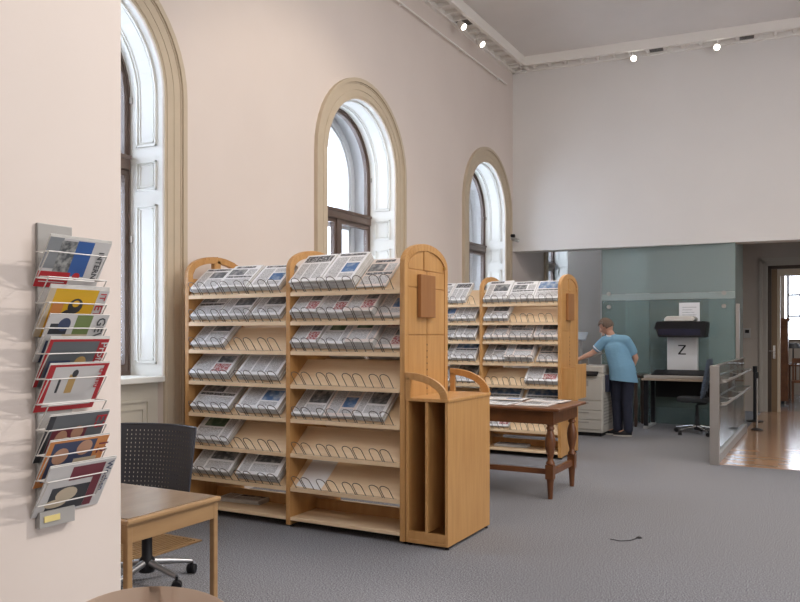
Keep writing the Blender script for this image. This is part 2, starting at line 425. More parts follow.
# spotlights
def spot(loc, aim, label, r=.05):
    root = empty('spotlight', loc); tag(root, label, 'spotlight', 'small spotlights hanging under the cornice')
    d = (Vector(aim)-Vector(loc)).normalized(); q = d.to_track_quat('Z','Y').to_matrix().to_4x4()
    mb = MB().lathe([(r*.55,-.07),(r*.8,-.05),(r,.0),(r,.05),(r*.85,.052)], seg=16); mb.xf(q); mb.build('housing', M['fix_white'], root, smooth=True)
    mb = MB().lathe([(r*.84,.0535),(r*.84,.060)], seg=16); mb.xf(q); mb.build('bulb', M['lamp'], root)
    MB().tube([(0,0,0),(0,0,.06),(0,0,ZC-loc[2]+.05)], .008, 6).build('stem', M['fix_white'], root)
    return root, d
spots = []
spots.append(spot((WX+.20, 10.05, 5.79), (-.5, 9.4, 2.2), 'nearer of the two small spotlights on the left cornice'))
spots.append(spot((WX+.20, 10.72, 5.76), (-.5, 10.0, 2.2), 'farther of the two small spotlights on the left cornice'))
p1 = fnB(2.02,.18,5.80); p2 = fnB(3.24,.18,5.80)
spots.append(spot(p1, (-1.0, 2.6, 2.4), 'left one of two round spotlights on the far cornice'))
spots.append(spot(p2, (-.6, 2.6, 2.4), 'right one of two round spotlights on the far cornice'))

# small camera on the wall corner
root = empty('security_camera', (WX+.0, 12.45, 3.05)); tag(root, 'small dark wall-mounted camera by the far window and wall corner', 'camera')
MB().box(0,.04,-.03,.03,-.03,.03).build('bracket', M['fix_white'], root)
mb = MB().lathe([(.02,0),(.032,.02),(.032,.14),(.026,.15)], seg=12, ax='x'); mb.xf(Matrix.Translation((.03,0,.0)) @ Matrix.Rotation(.35,4,'Y')); mb.build('lens_barrel', M['steel'], root)
mb = MB().lathe([(.034,-.02),(.045,0),(.034,.03)], seg=12); mb.xf(Matrix.Translation((.06,-.0,.035))); mb.build('camera_dome', M['black'], root)

# ------------------------------------------------------------------ newspapers
PM = [M['paper'], M['paper_edge'], M['ink'], M['text'], M['photo'], M['photo_blue'], M['photo_red'], M['photo_green'], M['paper_pink']]
def newspaper_mesh(w, L, t, layout, base=0, sag=0.0):
    mb = MB(); n = 7
    # profile (y,z): folded round at the front, slightly bulging top
    prof = []
    for i in range(5):
        a = -PI/2 - PI*i/4; prof.append((t/2+t/2*math.cos(a)-0, t/2+t/2*math.sin(a)))
    for i in range(1,n+1):
        y = t/2+(L-t/2)*i/n; prof.append((y, t*(1-.12*(i/n))+sag*math.sin(PI*i/n)))
    prof.append((L, 0)); k = len(prof)
    vs = [(x,p[0],p[1]) for x in (0,w) for p in prof]
    mb.add(vs, [tuple(range(k))[::-1], tuple(range(k,2*k))], 1)
    for i in range(k):
        j = (i+1)%k
        top = 4 <= i < 4+n
        mb.add([vs[i],vs[j],vs[j+k],vs[i+k]], [(0,1,2,3)], base if top else 1)
    def ztop(y):
        f = max(0,(y-t/2)/(L-t/2)); return t*(1-.12*f)+sag*math.sin(PI*f)
    for (u0,u1,v0,v1,m) in layout:                     # v measured from the top of the page
        x0,x1 = u0*w,u1*w; yb,ya = L*(1-v0), max(L*(1-v1), t*.6)
        q = max(1,int((yb-ya)/(L/n))+1)
        for s in range(q):
            y0 = ya+(yb-ya)*s/q; y1 = ya+(yb-ya)*(s+1)/q
            mb.add([(x0,y0,ztop(y0)+.0012),(x1,y0,ztop(y0)+.0012),(x1,y1,ztop(y1)+.0012),(x0,y1,ztop(y1)+.0012)], [(0,1,2,3)], m)
    return mb.mesh('newspaper', PM)
LAY = [
 [(.06,.94,.04,.13,2),(.06,.34,.2,.9,3),(.4,.92,.2,.5,4),(.4,.92,.56,.9,3)],
 [(.12,.80,.05,.14,2),(.05,.60,.2,.48,4),(.05,.95,.52,.60,2),(.05,.95,.64,.92,3),(.66,.95,.2,.48,3)],
 [(.05,.60,.04,.15,2),(.30,.90,.22,.60,4),(.05,.26,.22,.92,3),(.30,.90,.66,.9,3)],
 [(.08,.92,.04,.12,2),(.08,.45,.18,.9,3),(.5,.92,.18,.35,3),(.5,.92,.4,.72,5),(.5,.92,.76,.9,3)],
 [(.06,.9,.05,.15,2),(.06,.94,.20,.30,6),(.06,.5,.36,.9,3),(.55,.94,.36,.60,4),(.55,.94,.64,.9,6)],
 [(.06,.94,.05,.14,2),(.15,.7,.2,.55,7),(.75,.94,.2,.9,3),(.06,.7,.6,.9,3)],
 [(.06,.94,.06,.3,2),(.06,.3,.36,.9,3),(.34,.62,.36,.9,3),(.66,.94,.36,.9,3)],
 [(.05,.95,.05,.45,5),(.05,.95,.5,.58,2),(.05,.95,.62,.92,3)],
 [(.05,.95,.04,.10,2),(.35,.95,.14,.62,4),(.05,.3,.14,.92,3),(.35,.95,.68,.92,3)],
]
_nc = {}
def nmesh(w, L, t, lay, base=0):
    key = (w,L,t,lay,base)
    if key not in _nc: _nc[key] = newspaper_mesh(w, L, t, LAY[lay] if lay is not None else [], base, .004)
    return _nc[key]
def put_paper(me, mtx, label, group):
    o = bpy.data.objects.new('newspaper', me); C.objects.link(o); o.matrix_world = mtx
    tag(o, label, 'newspaper', group); return o
SLOPE = math.atan2(.175, .21)
def pile(x, yf, zf, w, L, n, t, lay, where, pos, base=0, flip=1, look='', jit=1, slope=SLOPE):
    """n folded newspapers on a sloping shelf; (x,yf,zf) = left front corner of the slope"""
    desc = look
    for i in range(n):
        top = i == n-1
        dx = random.uniform(-.006,.006)*jit; rot = random.uniform(-.02,.02)*jit
        up = .0085 + i*(t+.0006)
        B = Matrix.Translation((x,yf,zf)) @ Matrix.Rotation(slope,4,'X')
        if flip < 0: B = Matrix.Translation((x,yf,zf)) @ Matrix.Rotation(PI,4,'Z') @ Matrix.Rotation(slope,4,'X')
        m = B @ Matrix.Translation((dx, .006+(0 if top else random.uniform(0,.008)), up)) @ Matrix.Translation((w/2,0,0)) @ Matrix.Rotation(rot,4,'Z') @ Matrix.Translation((-w/2,0,0))
        if top: lab = '%s, %s on the %s' % (desc, pos, where)
        else: lab = 'folded newspaper under the %s top copy on the %s' % (pos, where)
        put_paper(nmesh(w,L,t,lay if top else None,base), m, lab, 'newspapers on the '+where)

# ------------------------------------------------------------------ newspaper racks
XO = -.045; BAY = .99; DEP = .69; PTH = .038
ZR = [1.758, 1.542, 1.322, 1.073, .818, .560, .308]
RH = 2.09; ZSPR = 1.93
def ell(y0,y1,zs,b,n=20):
    c=(y0+y1)/2; a=(y1-y0)/2
    return [(c-a*math.cos(PI*i/n), zs+b*math.sin(PI*i/n)) for i in range(n+1)]
def open_panel(x0, x1, mull):
    mb = MB()
    mb.prism([(0,.02),(DEP,.02),(DEP,1.89),(0,1.89)], 'x', x0, x1)
    o = [(0,1.89)]+ell(0,DEP,ZSPR,RH-ZSPR)+[(DEP,1.89)]
    i = [(.055,1.89)]+ell(.055,DEP-.055,ZSPR-.01,RH-ZSPR-.045)+[(DEP-.055,1.89)]
    mb.strip(o, i, 'x', x0, x1)
    if mull: mb.box(x0,x1,DEP/2-.04,DEP/2+.04,1.89,2.06)
    return mb
def loops_mesh(x0, x1):
    mb = MB(); n = 8; step = (x1-x0)/n
    for k in range(n):
        cx = x0+step*(k+.5)+(.012 if k%2==0 else -.012); w = .036; H = .125
        P = [(cx-w,0,-.008),(cx-w,0,H-.034)]+[(cx-w*math.cos(PI*i/8),0,H-.034+.034*math.sin(PI*i/8)) for i in range(1,8)]+[(cx+w,0,H-.034),(cx+w,0,-.008)]
        mb.tube(P, .0030, 5)
    mb.tube([(x0+.01,.003,-.007),(x1-.01,.003,-.007)], .0024, 5)
    mb.xf(Matrix.Rotation(SLOPE,4,'X'))
    return mb
def rack(X_END, Y0, label):
    """X_END = x of the outer face of the right end panel, two bays going left"""
    X_L = X_END-2*BAY
    root = empty('newspaper_rack', (X_L, Y0, 0)); tag(root, label, 'newspaper rack')
    W = 2*BAY
    open_panel(XO, XO+PTH, True).build('left_end_panel', M['honey'], root, bevel=.003)
    open_panel(BAY-PTH/2, BAY+PTH/2, False).build('middle_panel', M['honey'], root, bevel=.003)
    # solid right end panel with raised fields
    mb = MB(); out = [(0,.02)]+ell(0,DEP,ZSPR,RH-ZSPR)+[(DEP,.02)]
    mb.prism(out, 'x', W-PTH, W-.010)
    rin = [(.05,.02)]+ell(.05,DEP-.05,ZSPR-.01,RH-ZSPR-.04)+[(DEP-.05,.02)]
    mb.strip(out, rin, 'x', W-.010, W)
    c = DEP/2; mb.box(W-.010,W,c-.045,c+.045,1.90,2.035)
    for s in (-1,1):
        a,b = (.058,c-.004) if s<0 else (c+.004,DEP-.058)
        for z0,z1 in ((1.775,1.892),(1.44,1.767),(.03,1.432)): mb.box(W-.010,W-.003,a,b,z0,z1)
        q = [p for p in ell(.066,DEP-.066,ZSPR-.015,RH-ZSPR-.05) if (p[0]<c-.052 if s<0 else p[0]>c+.052)]
        e = (c-.052) if s<0 else (c+.052)
        zt = ZSPR-.015+(RH-ZSPR-.05)*.985
        pts = [(q[0][0],1.90)]+q+[(e,zt),(e,1.90)] if s<0 else [(e,1.90),(e,zt)]+q+[(q[-1][0],1.90)]
        mb.prism(pts, 'x', W-.010, W-.006)
    for z in [1.36-.045*i for i in range(18)]:
        for y in (c-.0, DEP-.045): mb.box(W-.004,W-.0005,y-.004,y+.004,z,z+.012, 1)
    mb.build('right_end_panel', [M['honey'], M['black']], root, bevel=.0025)
    mb = MB().box(W,W+.030,.19,.42,1.56,1.865); mb.build('holder_board', M['honey_dark'], root, bevel=.003)
    MB().lathe([(.012,0),(.012,.012)],seg=12,ax='x').xf(Matrix.Translation((W,DEP-.07,1.935))).build('lock', mat('brass',(.7,.5,.2),.3,metal=.9), root)
    # bays
    for bay in range(2):
        x0 = XO+PTH+.002 if bay==0 else BAY+PTH/2+.002; x1 = BAY-PTH/2-.002 if bay==0 else W-PTH-.002
        for zf in ZR:
            mb = MB()
            mb.prism([(.012,zf-.018),(.012,zf),(.222,zf+.175),(.236,zf+.162)], 'x', x0, x1)
            mb.box(x0,x1,.0,.022,zf-.036,zf-.006)
            sh = mb.build('shelf', M['beech'], root, bevel=.002)
            lp = loops_mesh(x0+.02,x1-.02); lp.xf(Matrix.Translation((0,.006,zf-.003))); lp.build('wire_loops', M['wire'], sh, smooth=True)
            mb = MB().prism([(DEP-.012,zf-.018),(DEP-.012,zf),(DEP-.222,zf+.175),(DEP-.236,zf+.162)], 'x', x0, x1)
            mb.box(x0,x1,DEP-.022,DEP,zf-.038,zf-.002)
            mb.build('rear_shelf', M['beech'], root, bevel=.002)
        MB().box(x0,x1,.0,DEP,.055,.08).build('base_shelf', M['beech'], root, bevel=.003)
        MB().box(x0,x1,DEP/2-.012,DEP/2+.012,.20,.26).box(x0,x1,DEP/2-.012,DEP/2+.012,.08,.16).build('cross_rail', M['honey'], root)
    for x in (XO+PTH/2, BAY, W-PTH/2):
        for y in (.05,DEP-.05):
            MB().lathe([(.018,0),(.018,.006),(.010,.008),(.010,.022)], (x,y,0), 10).build('foot', M['black'], root)
    return root, X_L
Y1 = 4.69; XE1 = -2.55
rack1, XL1 = rack(XE1, Y1, 'near newspaper rack with two bays of sloping shelves and arched beech end panels')
Y2 = 8.69; XE2 = -2.69
ZK2 = 1.025
rack2, XL2 = rack(XE2, Y2, 'far newspaper rack of sloping shelves beside the photocopier')
rack2.scale = (1,1,ZK2)
ORD = ['top','second','third','fourth','fifth','sixth','seventh','lowest']
def where(rk, bay, row): return '%s shelf, %s rack, %s bay' % (ORD[row], rk, ('left','right')[bay])
def row(rk, bay, r, items, XL, Y0):
    zk = ZK2 if rk=='far' else 1; 
    bx = XL+(XO+PTH+.012 if bay==0 else BAY+PTH/2+.012)
    names = {1:['only'],2:['left','right'],3:['left','middle','right'],4:['leftmost','middle left','middle right','rightmost']}[len(items)]
    for nm,(x,w,L,n,t,lay,base,look) in zip(names, items):
        pile(bx+x, Y0+.014, ZR[r]*zk, w, L, n, t, lay, where(rk,bay,r), nm, base, look=look)
S_, Bg = .285, .40
# near rack, left bay
row('near',0,0,[(.01,S_,.275,4,.010,0,0,'white newspaper with black headline'),(.31,S_,.285,5,.010,1,0,'newspaper with wide text and photo'),(.62,.29,.285,4,.010,3,0,'newspaper with small blue picture')],XL1,Y1)
row('near',0,1,[(.01,S_,.33,4,.010,1,0,'newspaper with picture at upper left'),(.31,S_,.33,4,.010,8,0,'newspaper with large dark picture'),(.62,.29,.33,4,.010,2,0,'newspaper with short black title')],XL1,Y1)
row('near',0,2,[(.01,.34,.33,3,.011,0,0,'white newspaper with black title')],XL1,Y1)
row('near',0,3,[(.01,Bg,.33,5,.011,4,0,'broad newspaper with reddish picture'),(.50,Bg,.33,5,.012,6,0,'broad newspaper with bold black banner')],XL1,Y1)
row('near',0,4,[(.01,Bg,.33,4,.011,1,0,'broad newspaper with grey picture'),(.50,Bg,.33,5,.012,3,0,'broad newspaper with bluish picture')],XL1,Y1)
row('near',0,5,[(.02,.38,.32,4,.011,5,0,'newspaper with dark green picture')],XL1,Y1)
row('near',0,6,[(.02,Bg,.32,5,.011,8,0,'newspaper with dark picture on top'),(.50,Bg,.32,6,.011,2,0,'newspaper with black picture and headline')],XL1,Y1)
# near rack, right bay
row('near',1,0,[(-.005,.27,.345,6,.012,6,0,'newspaper with grey text columns'),(.275,.27,.35,6,.012,3,0,'newspaper with blue picture on thick pile'),(.57,.24,.34,1,.012,1,8,'thin pinkish newspaper')],XL1,Y1)
row('near',1,1,[(0,.235,.33,6,.011,4,0,'newspaper with red title'),(.24,.235,.33,5,.011,4,0,'newspaper with red headline and text'),(.48,.235,.34,6,.011,4,8,'pinkish newspaper with red title'),(.72,.21,.33,2,.011,3,8,'thin pinkish newspaper with blue picture')],XL1,Y1)
row('near',1,2,[(0,.235,.33,6,.010,4,0,'newspaper with red print'),(.24,.235,.33,5,.010,5,0,'newspaper with green picture'),(.48,.235,.34,6,.011,5,8,'pinkish newspaper with green picture'),(.72,.21,.33,2,.011,4,8,'thin pinkish newspaper with red print')],XL1,Y1)
row('near',1,4,[(0,.27,.32,3,.010,8,0,'glossy newspaper with large dark picture'),(.28,.25,.32,3,.010,3,8,'newspaper with coloured picture'),(.545,.25,.32,4,.011,2,0,'newspaper with black picture')],XL1,Y1)
# loose white sheet
o = MB().box(0,.23,0,.30,0,.0015).build('paper_sheet', M['white']); o.matrix_world = Matrix.Translation((XL1+BAY+.06,Y1+.02,ZR[6]+.003)) @ Matrix.Rotation(SLOPE,4,'X') @ Matrix.Translation((0,0,.004)) @ Matrix.Rotation(-.06,4,'Z')
tag(o, 'blank white sheet lying alone on the seventh shelf of the near rack', 'paper')
# flat papers on base shelf
def flat_pile(x,y,z,w,L,n,t,lay,rot,labtop,labund,group):
    for i in range(n):
        m = Matrix.Translation((x,y,z+.001+i*(t+.0005))) @ Matrix.Rotation(rot+random.uniform(-.03,.03),4,'Z')
        top = i==n-1
        put_paper(nmesh(w,L,t,lay if top else None,0), m, labtop if top else labund, group)
flat_pile(XL1+.16,Y1+.16,.081,.40,.28,3,.010,8,.05,'newspaper lying flat on the base shelf of the near rack, left bay','flat newspaper under the copy on the base shelf of the near rack','newspapers flat on the near base shelf')
# papers on the rear slopes glimpsed through the gaps
def rear(rk, X, Y0, r, w, lay, pos):
    B = Matrix.Translation((X+w,Y0+DEP-.014,ZR[r])) @ Matrix.Rotation(PI,4,'Z') @ Matrix.Rotation(SLOPE,4,'X')
    for i in range(2):
        m = B @ Matrix.Translation((0,.006,.0085+i*.0125))
        put_paper(nmesh(w,.33,.012,lay if i else None,0), m, 'newspaper on the %s rack\'s back side, %s' % (rk,pos), 'newspapers on the %s rack back, %s' % (rk,pos))
for x,w,l,p in ((.06,.3,0,'behind the left'),(.42,.3,1,'behind the middle'),): rear('near', XL1+BAY+x, Y1, 3, w, l, p+' of the empty fourth shelf')
# far rack, left bay (only the right half shows)
def row2(r, items, bay): row('far',bay,r,items,XL2,Y2)
row2(0,[(.30,.25,.34,5,.012,1,0,'newspaper with large picture'),(.56,.22,.36,4,.011,6,0,'newspaper with black banner')],0)
row2(1,[(.36,.27,.33,4,.011,3,8,'pinkish newspaper with blue picture'),(.64,.27,.33,4,.011,6,0,'white newspaper with black banner')],0)
row2(2,[(.36,.27,.33,4,.011,1,0,'newspaper with picture at left'),(.64,.27,.33,4,.011,0,0,'newspaper with black title')],0)
row2(3,[(.30,.28,.33,3,.011,5,0,'newspaper with green picture'),(.60,.31,.33,4,.011,7,0,'newspaper with blue picture')],0)
row2(4,[(.48,.42,.33,2,.011,8,0,'newspaper with dark picture')],0)
# far rack, right bay
row2(0,[(0,.305,.36,5,.011,2,0,'newspaper with black picture'),(.315,.305,.34,4,.012,1,0,'newspaper with grey picture'),(.63,.29,.34,4,.012,7,0,'newspaper with bright blue picture')],1)
row2(1,[(0,.31,.33,4,.011,2,0,'newspaper with black picture')],1)
row2(2,[(0,.30,.33,4,.011,0,8,'pinkish newspaper'),(.31,.30,.33,4,.011,1,8,'pinkish newspaper with picture'),(.63,.29,.33,4,.012,2,8,'pinkish newspaper with dark picture')],1)
row2(3,[(0,.27,.33,3,.011,0,0,'newspaper with black title'),(.275,.34,.35,6,.012,8,8,'pinkish newspaper on tall pile'),(.66,.26,.33,2,.011,1,8,'thin newspaper with picture')],1)
row2(4,[(.52,.40,.33,5,.012,4,0,'newspaper with red picture')],1)
row2(5,[(.02,.42,.33,2,.010,7,0,'newspaper with blue photo'),(.49,.42,.33,2,.010,7,0,'newspaper with wide blue photo')],1)
row2(6,[(.02,.30,.33,2,.011,4,0,'newspaper with reddish print')],1)
flat_pile(XL2+BAY+.12,Y2+.12,.0825,.40,.28,2,.012,1,.03,'newspaper lying flat on the base shelf of the far rack','flat newspaper under the copy on the far base shelf','newspapers flat on the far base shelf')

# ------------------------------------------------------------------ pigeonhole cabinet at the near rack's end
CX0, CX1, CY0, CY1, CZ = XE1+.004, -2.225, 4.695, 5.425, 1.005
root = empty('end_cabinet', (CX0, CY0, 0)); tag(root, 'beech cabinet with two tall open slots on the near rack end', 'cabinet')
w, d = CX1-CX0, CY1-CY0; t = .022
sd = MB().box(w-t,w,0,d,.02,CZ-.02).build('side_panel', M['honey'], root, bevel=.003)
MB().box(0,t,0,d,.02,CZ-.02).build('side_panel', M['honey'], root, bevel=.003)
MB().box(w/2-.011,w/2+.011,.002,d-.03,.10,CZ-.022).build('divider', M['honey'], root, bevel=.003)
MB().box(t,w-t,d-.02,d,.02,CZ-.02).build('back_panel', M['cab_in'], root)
MB().box(t,w-t,.0,d-.02,.02,.045).box(t,w-t,.004,.024,.045,.10).build('bottom_board', M['honey'], root, bevel=.002)
MB().box(0,w+.008,-.006,d+.006,CZ-.02,CZ+.002).build('top_board', M['honey'], root, bevel=.004)
def qarc(r1, r2, n=14):
    A = [(w*1.0*math.sin(PI/2*i/n)*.995, CZ+.002+(.16)*math.cos(PI/2*i/n)) for i in range(n+1)]
    return A
for nm,(ya,yb) in (('arched_rail',(-.004,.020)),('arched_rail',(d-.020,d+.004))):
    n=14; H=.175
    o = [(max(.0,(w)*math.sin(PI/2*i/n)), CZ+.002+H*math.cos(PI/2*i/n)) for i in range(n+1)]
    i_ = [(max(.0,(w-.055)*math.sin(PI/2*i/n)), CZ+.002+(H-.05)*math.cos(PI/2*i/n)) for i in range(n+1)]
    mb = MB().strip(o, i_, 'y', ya, yb).box(0,.04,ya,yb,CZ+.002,CZ+.14)
    mb.build(nm, M['honey'], root, bevel=.002)
for x in (.02,w-.02):
    for y in (.03,d-.03): MB().lathe([(.016,0),(.016,.006),(.009,.008),(.009,.022)], (x,y,0), 10).build('foot', M['black'], root)

# wooden holder box on the far rack's end
bx = empty('brochure_box', (XE2+.001, Y2+.03, .69)); tag(bx, 'open beech box hanging on the end of the far rack', 'box')
MB().box(0,.012,.0,.42,0,.36).build('back_panel', M['honey'], bx, bevel=.002)
MB().box(.012,.15,.0,.015,0,.36).build('side_panel', M['honey'], bx, bevel=.002)
MB().box(.012,.15,.405,.42,0,.36).build('side_panel', M['honey'], bx, bevel=.002)
MB().box(.15,.165,.0,.42,0,.40).build('front_panel', M['honey'], bx, bevel=.002)
MB().box(.012,.15,.015,.405,0,.012).build('bottom_panel', M['honey'], bx)

# ------------------------------------------------------------------ antique table
TX1, TX0, TYa, TYb, TZ = -2.12, -3.75, 6.58, 7.27, .80
root = empty('library_table', ((TX0+TX1)/2, (TYa+TYb)/2, 0)); tag(root, 'reddish walnut table with turned legs between the two racks', 'table')
hw, hd = (TX1-TX0)/2, (TYb-TYa)/2
MB().box(-hw-.09,hw+.09,-hd-.09,hd+.09,TZ-.028,TZ).build('table_top', M['walnut'], root, bevel=.009)
mb = MB().box(-hw,hw,-hd-.02,-hd+.0,TZ-.145,TZ-.028).box(-hw,hw,hd,hd+.02,TZ-.145,TZ-.028).box(-hw-.02,-hw,-hd-.02,hd+.02,TZ-.145,TZ-.028).box(hw,hw+.02,-hd-.02,hd+.02,TZ-.145,TZ-.028)
mb.build('apron', M['walnut'], root, bevel=.002)
prof = [(.020,0),(.022,.03),(.026,.10),(.030,.15)]
lp = [(.030,.30),(.038,.305),(.038,.32),(.026,.335),(.024,.36),(.034,.40),(.044,.46),(.046,.50),(.040,.55),(.028,.585),(.024,.60),(.036,.61),(.036,.622),(.026,.635),(.034,.655),(.034,.66)]
for sx in (-1,1):
    for sy in (-1,1):
        x,y = sx*(hw-.02), sy*(hd-.02)
        mb = MB().lathe(prof+[(.034,.17),(.034,.175)], (x,y,0), 16).box(x-.035,x+.035,y-.035,y+.035,.175,.30).lathe(lp,(x,y,0),16).box(x-.038,x+.038,y-.038,y+.038,.66,TZ-.028)
        mb.build('leg', M['walnut'], root, smooth=True)
mb = MB().box(-hw+.05,hw-.05,-hd-.0,-hd+.04,.215,.26)
mb.build('stretcher', M['walnut'], root, bevel=.004)
for sx in (-1,1): MB().box(sx*(hw-.02)-.018,sx*(hw-.02)+.018,-hd+.01,hd-.01,.20,.255).build('side_stretcher', M['walnut'], root, bevel=.004)
# newspapers spread over it
tp = [(-2.48,6.62,.30,.38,1,.04,8,'pinkish newspaper at the right front corner of the walnut table'),
      (-2.50,6.99,.34,.28,2,-.06,8,'pinkish newspaper at the right rear corner of the walnut table'),
      (-2.86,6.60,.32,.36,0,-.05,0,'newspaper on the walnut table front, second from the right'),
      (-2.90,6.99,.34,.28,3,.08,8,'newspaper on the walnut table rear, second from the right'),
      (-3.24,6.62,.32,.36,2,.03,8,'newspaper on the walnut table front, beside the beech cabinet'),
      (-3.26,7.00,.32,.28,8,-.04,0,'newspaper on the walnut table rear, third from the right')]
for i,(x,y,w,L,lay,rot,base,lab) in enumerate(tp):
    m = Matrix.Translation((x,y,TZ+.001+.0065*(i%2))) @ Matrix.Rotation(rot,4,'Z')
    put_paper(nmesh(w,L,.006,lay,base), m, lab, 'newspapers spread on the walnut table')

# ------------------------------------------------------------------ wall-mounted magazine rack
def ywall(px, X):                                     # Y where the ray through px meets plane X
    t = (px-400)/FPX; return X*(FW[1]+RT[1]*t)/(FW[0]+RT[0]*t)
mr = empty('magazine_rack', (PX, 1.78, .81)); tag(mr, 'wall rack of wire pockets with a grey metal back plate', 'magazine rack')
OFF = Vector((PX,1.78,.81))
MB().box(PX,PX+.012,1.675,1.81,.835,1.815).build('back_plate', M['grey_metal'], mr, bevel=.003, off=OFF)
MB().box(PX,PX+.024,1.675,1.81,.805,.858).build('foot_plate', M['grey_metal'], mr, off=OFF)
MB().box(PX+.0242,PX+.027,1.69,1.75,.822,.842).build('name_tag', mat('brass_tag',(.75,.62,.25),.4), mr, off=OFF)
YN, YFAR = 1.655, 1.885
def zwire(k): return CH+(HOR-(251+25.7*k))/FPX*2.52
for k in range(10):
    z = zwire(k); xo = PX+.095; xi = PX+.030
    mb = MB()
    # V shaped ends and the front bar
    P = [(xi,YN+.03,z+.0),(xi,YN,z),(xo,YN,z)]
    mb.tube([(xi,YN,z),(xo,YN,z),(xo,YFAR,z),(xi,YFAR,z)], .0022, 6)
    mb.tube([(xo,YN,z),(xi+.006,YN,z-.085),(xi+.006,YFAR,z-.085),(xo,YFAR,z)], .0022, 6)
    mb.tube([(xi,YN,z),(xi,YFAR,z)], .0022, 6)
    mb.build('wire_pocket', M['white_wire'], mr, smooth=True, off=OFF)
def text_mesh(txt, size, bold=0):
    cu = bpy.data.curves.new('t','FONT'); cu.body = txt; cu.size = size; cu.extrude = .0002; cu.resolution_u = 2; cu.offset = bold
    o = bpy.data.objects.new('t', cu); C.objects.link(o); dg = bpy.context.evaluated_depsgraph_get()
    me = bpy.data.meshes.new_from_object(o.evaluated_get(dg)); bpy.data.objects.remove(o); bpy.data.curves.remove(cu)
    return me
def flatmat(n, c): return mat(n, c, .4)
CM = {'grey':flatmat('cover_grey',(.30,.32,.34)),'white':flatmat('cover_white',(.70,.69,.69)),'blue':flatmat('cover_blue',(.05,.14,.42)),'red':flatmat('cover_red',(.50,.03,.04)),
      'yellow':flatmat('cover_yellow',(.80,.47,.03)),'dark':flatmat('cover_dark',(.05,.055,.065)),'green':flatmat('cover_green',(.20,.27,.10)),'slate':flatmat('cover_slate',(.15,.165,.18)),
      'skin':flatmat('cover_skin',(.58,.33,.22)),'orange':flatmat('cover_orange',(.72,.30,.10)),'cream':flatmat('cover_cream',(.66,.56,.42)),'navy':flatmat('cover_navy',(.06,.08,.16)),
      'wine':flatmat('cover_wine',(.20,.04,.06)),'tan':flatmat('cover_tan',(.55,.36,.14)),'pages':M['paper_edge'],'building':mat('cover_building',(.10,.11,.12),.4,noise=(60,3,(.45,.46,.45),.35,.65))}
CK = list(CM)
def disc(u,v,ru,rv,m,n=16): return ('d',u,v,ru,rv,m)
def magazine(k, w, h, n, design, texts, label, dy=0):
    label2 = 'behind the front one in wall rack pocket with '+' '.join(label.split(',')[0].split()[:4])
    """cover frame: u along +Y (0..w), v down the leaning face; near lower edge sits at the wall side"""
    z = zwire(k)
    top = Vector((PX+.106, YN+.0+dy, z+.046)); low = Vector((PX+.018, YN+dy, z-.108))
    vdir = (low-top).normalized(); u = Vector((0,1,0)); nrm = u.cross(vdir); 
    if nrm.x < 0: nrm = -nrm
    for i in range(n):
        root = empty('magazine', top - nrm*.005*(i+1) - vdir*.002*i + Vector((0,.003*i,0)))
        if i == 0: tag(root, label, 'magazine', 'magazines in the wall rack')
        else: tag(root, 'magazine tucked '+label2, 'magazine', 'magazines in the wall rack')
        F = Matrix((( u.x,vdir.x,nrm.x,0),(u.y,vdir.y,nrm.y,0),(u.z,vdir.z,nrm.z,0),(0,0,0,1)))
        root.matrix_world = Matrix.Translation(root.location) @ F
        mb = MB().box(0,w,0,h,-.0,.0036,CK.index('pages')); 
        if i == 0:
            e = .0037
            for q,(a) in enumerate(design):
                if a[0]=='d':
                    _,cu_,cv,ru,rv,m = a
                    pts = [(w*cu_+w*ru*math.cos(2*PI*j/16), h*cv+h*rv*math.sin(2*PI*j/16)) for j in range(16)]
                    mb.add([(p[0],p[1],e+.00012*(q+1)) for p in pts], [tuple(range(16))], CK.index(m))
                else:
                    u0,u1,v0,v1,m = a
                    mb.add([(w*u0,h*v0,e+.00012*q),(w*u1,h*v0,e+.00012*q),(w*u1,h*v1,e+.00012*q),(w*u0,h*v1,e+.00012*q)], [(0,1,2,3)], CK.index(m))
        mb.build('pages' , [CM[c] for c in CK], root)
        if i == 0:
            for (txt,uu,vv,size,m,rot) in texts:
                me = text_mesh(txt, size, .0004); me.materials.append(CM[m])
                o = bpy.data.objects.new('cover_title', me); C.objects.link(o); o.parent = root
                # text reading downwards (rot=1) or along u (rot=0): x->v, y->+u
                if rot: R = Matrix(((0,1,0,0),(1,0,0,0),(0,0,-1,0),(0,0,0,1)))
                else: R = Matrix(((1,0,0,0),(0,-1,0,0),(0,0,-1,0),(0,0,0,1)))
                o.matrix_local = Matrix.Translation((w*uu,h*vv,.0060)) @ R
mw, mh = .235, .182
magazine(0, .245, mh, 3, [(0,1,0,1,'white'),(0,.22,0,.62,'grey'),(.2,.52,.05,.72,'building'),(.45,.72,.03,.75,'blue'),(0,.50,.68,1,'red'),(.05,.45,.78,.80,'white'),(.05,.45,.88,.90,'white'),('d',.60,.74,.06,.07,'red')], [('INTERN',.84,.20,.030,'dark',1)], 'grey magazine with a blue band and red lower corner, topmost in the wall rack')
magazine(2, mw, mh, 4, [(0,1,0,1,'yellow'),(0,.10,0,1,'cream'),(.82,1,0,1,'white'),('d',.5,.35,.12,.16,'dark'),('d',.5,.30,.06,.07,'yellow'),('d',.42,.62,.14,.2,'dark'),('d',.42,.58,.07,.08,'yellow'),(.12,.3,.3,.8,'orange')], [('ET',.84,.30,.045,'red',1),('IT',.86,.05,.035,'red',1)], 'yellow magazine with black figures, third pocket of the wall rack')
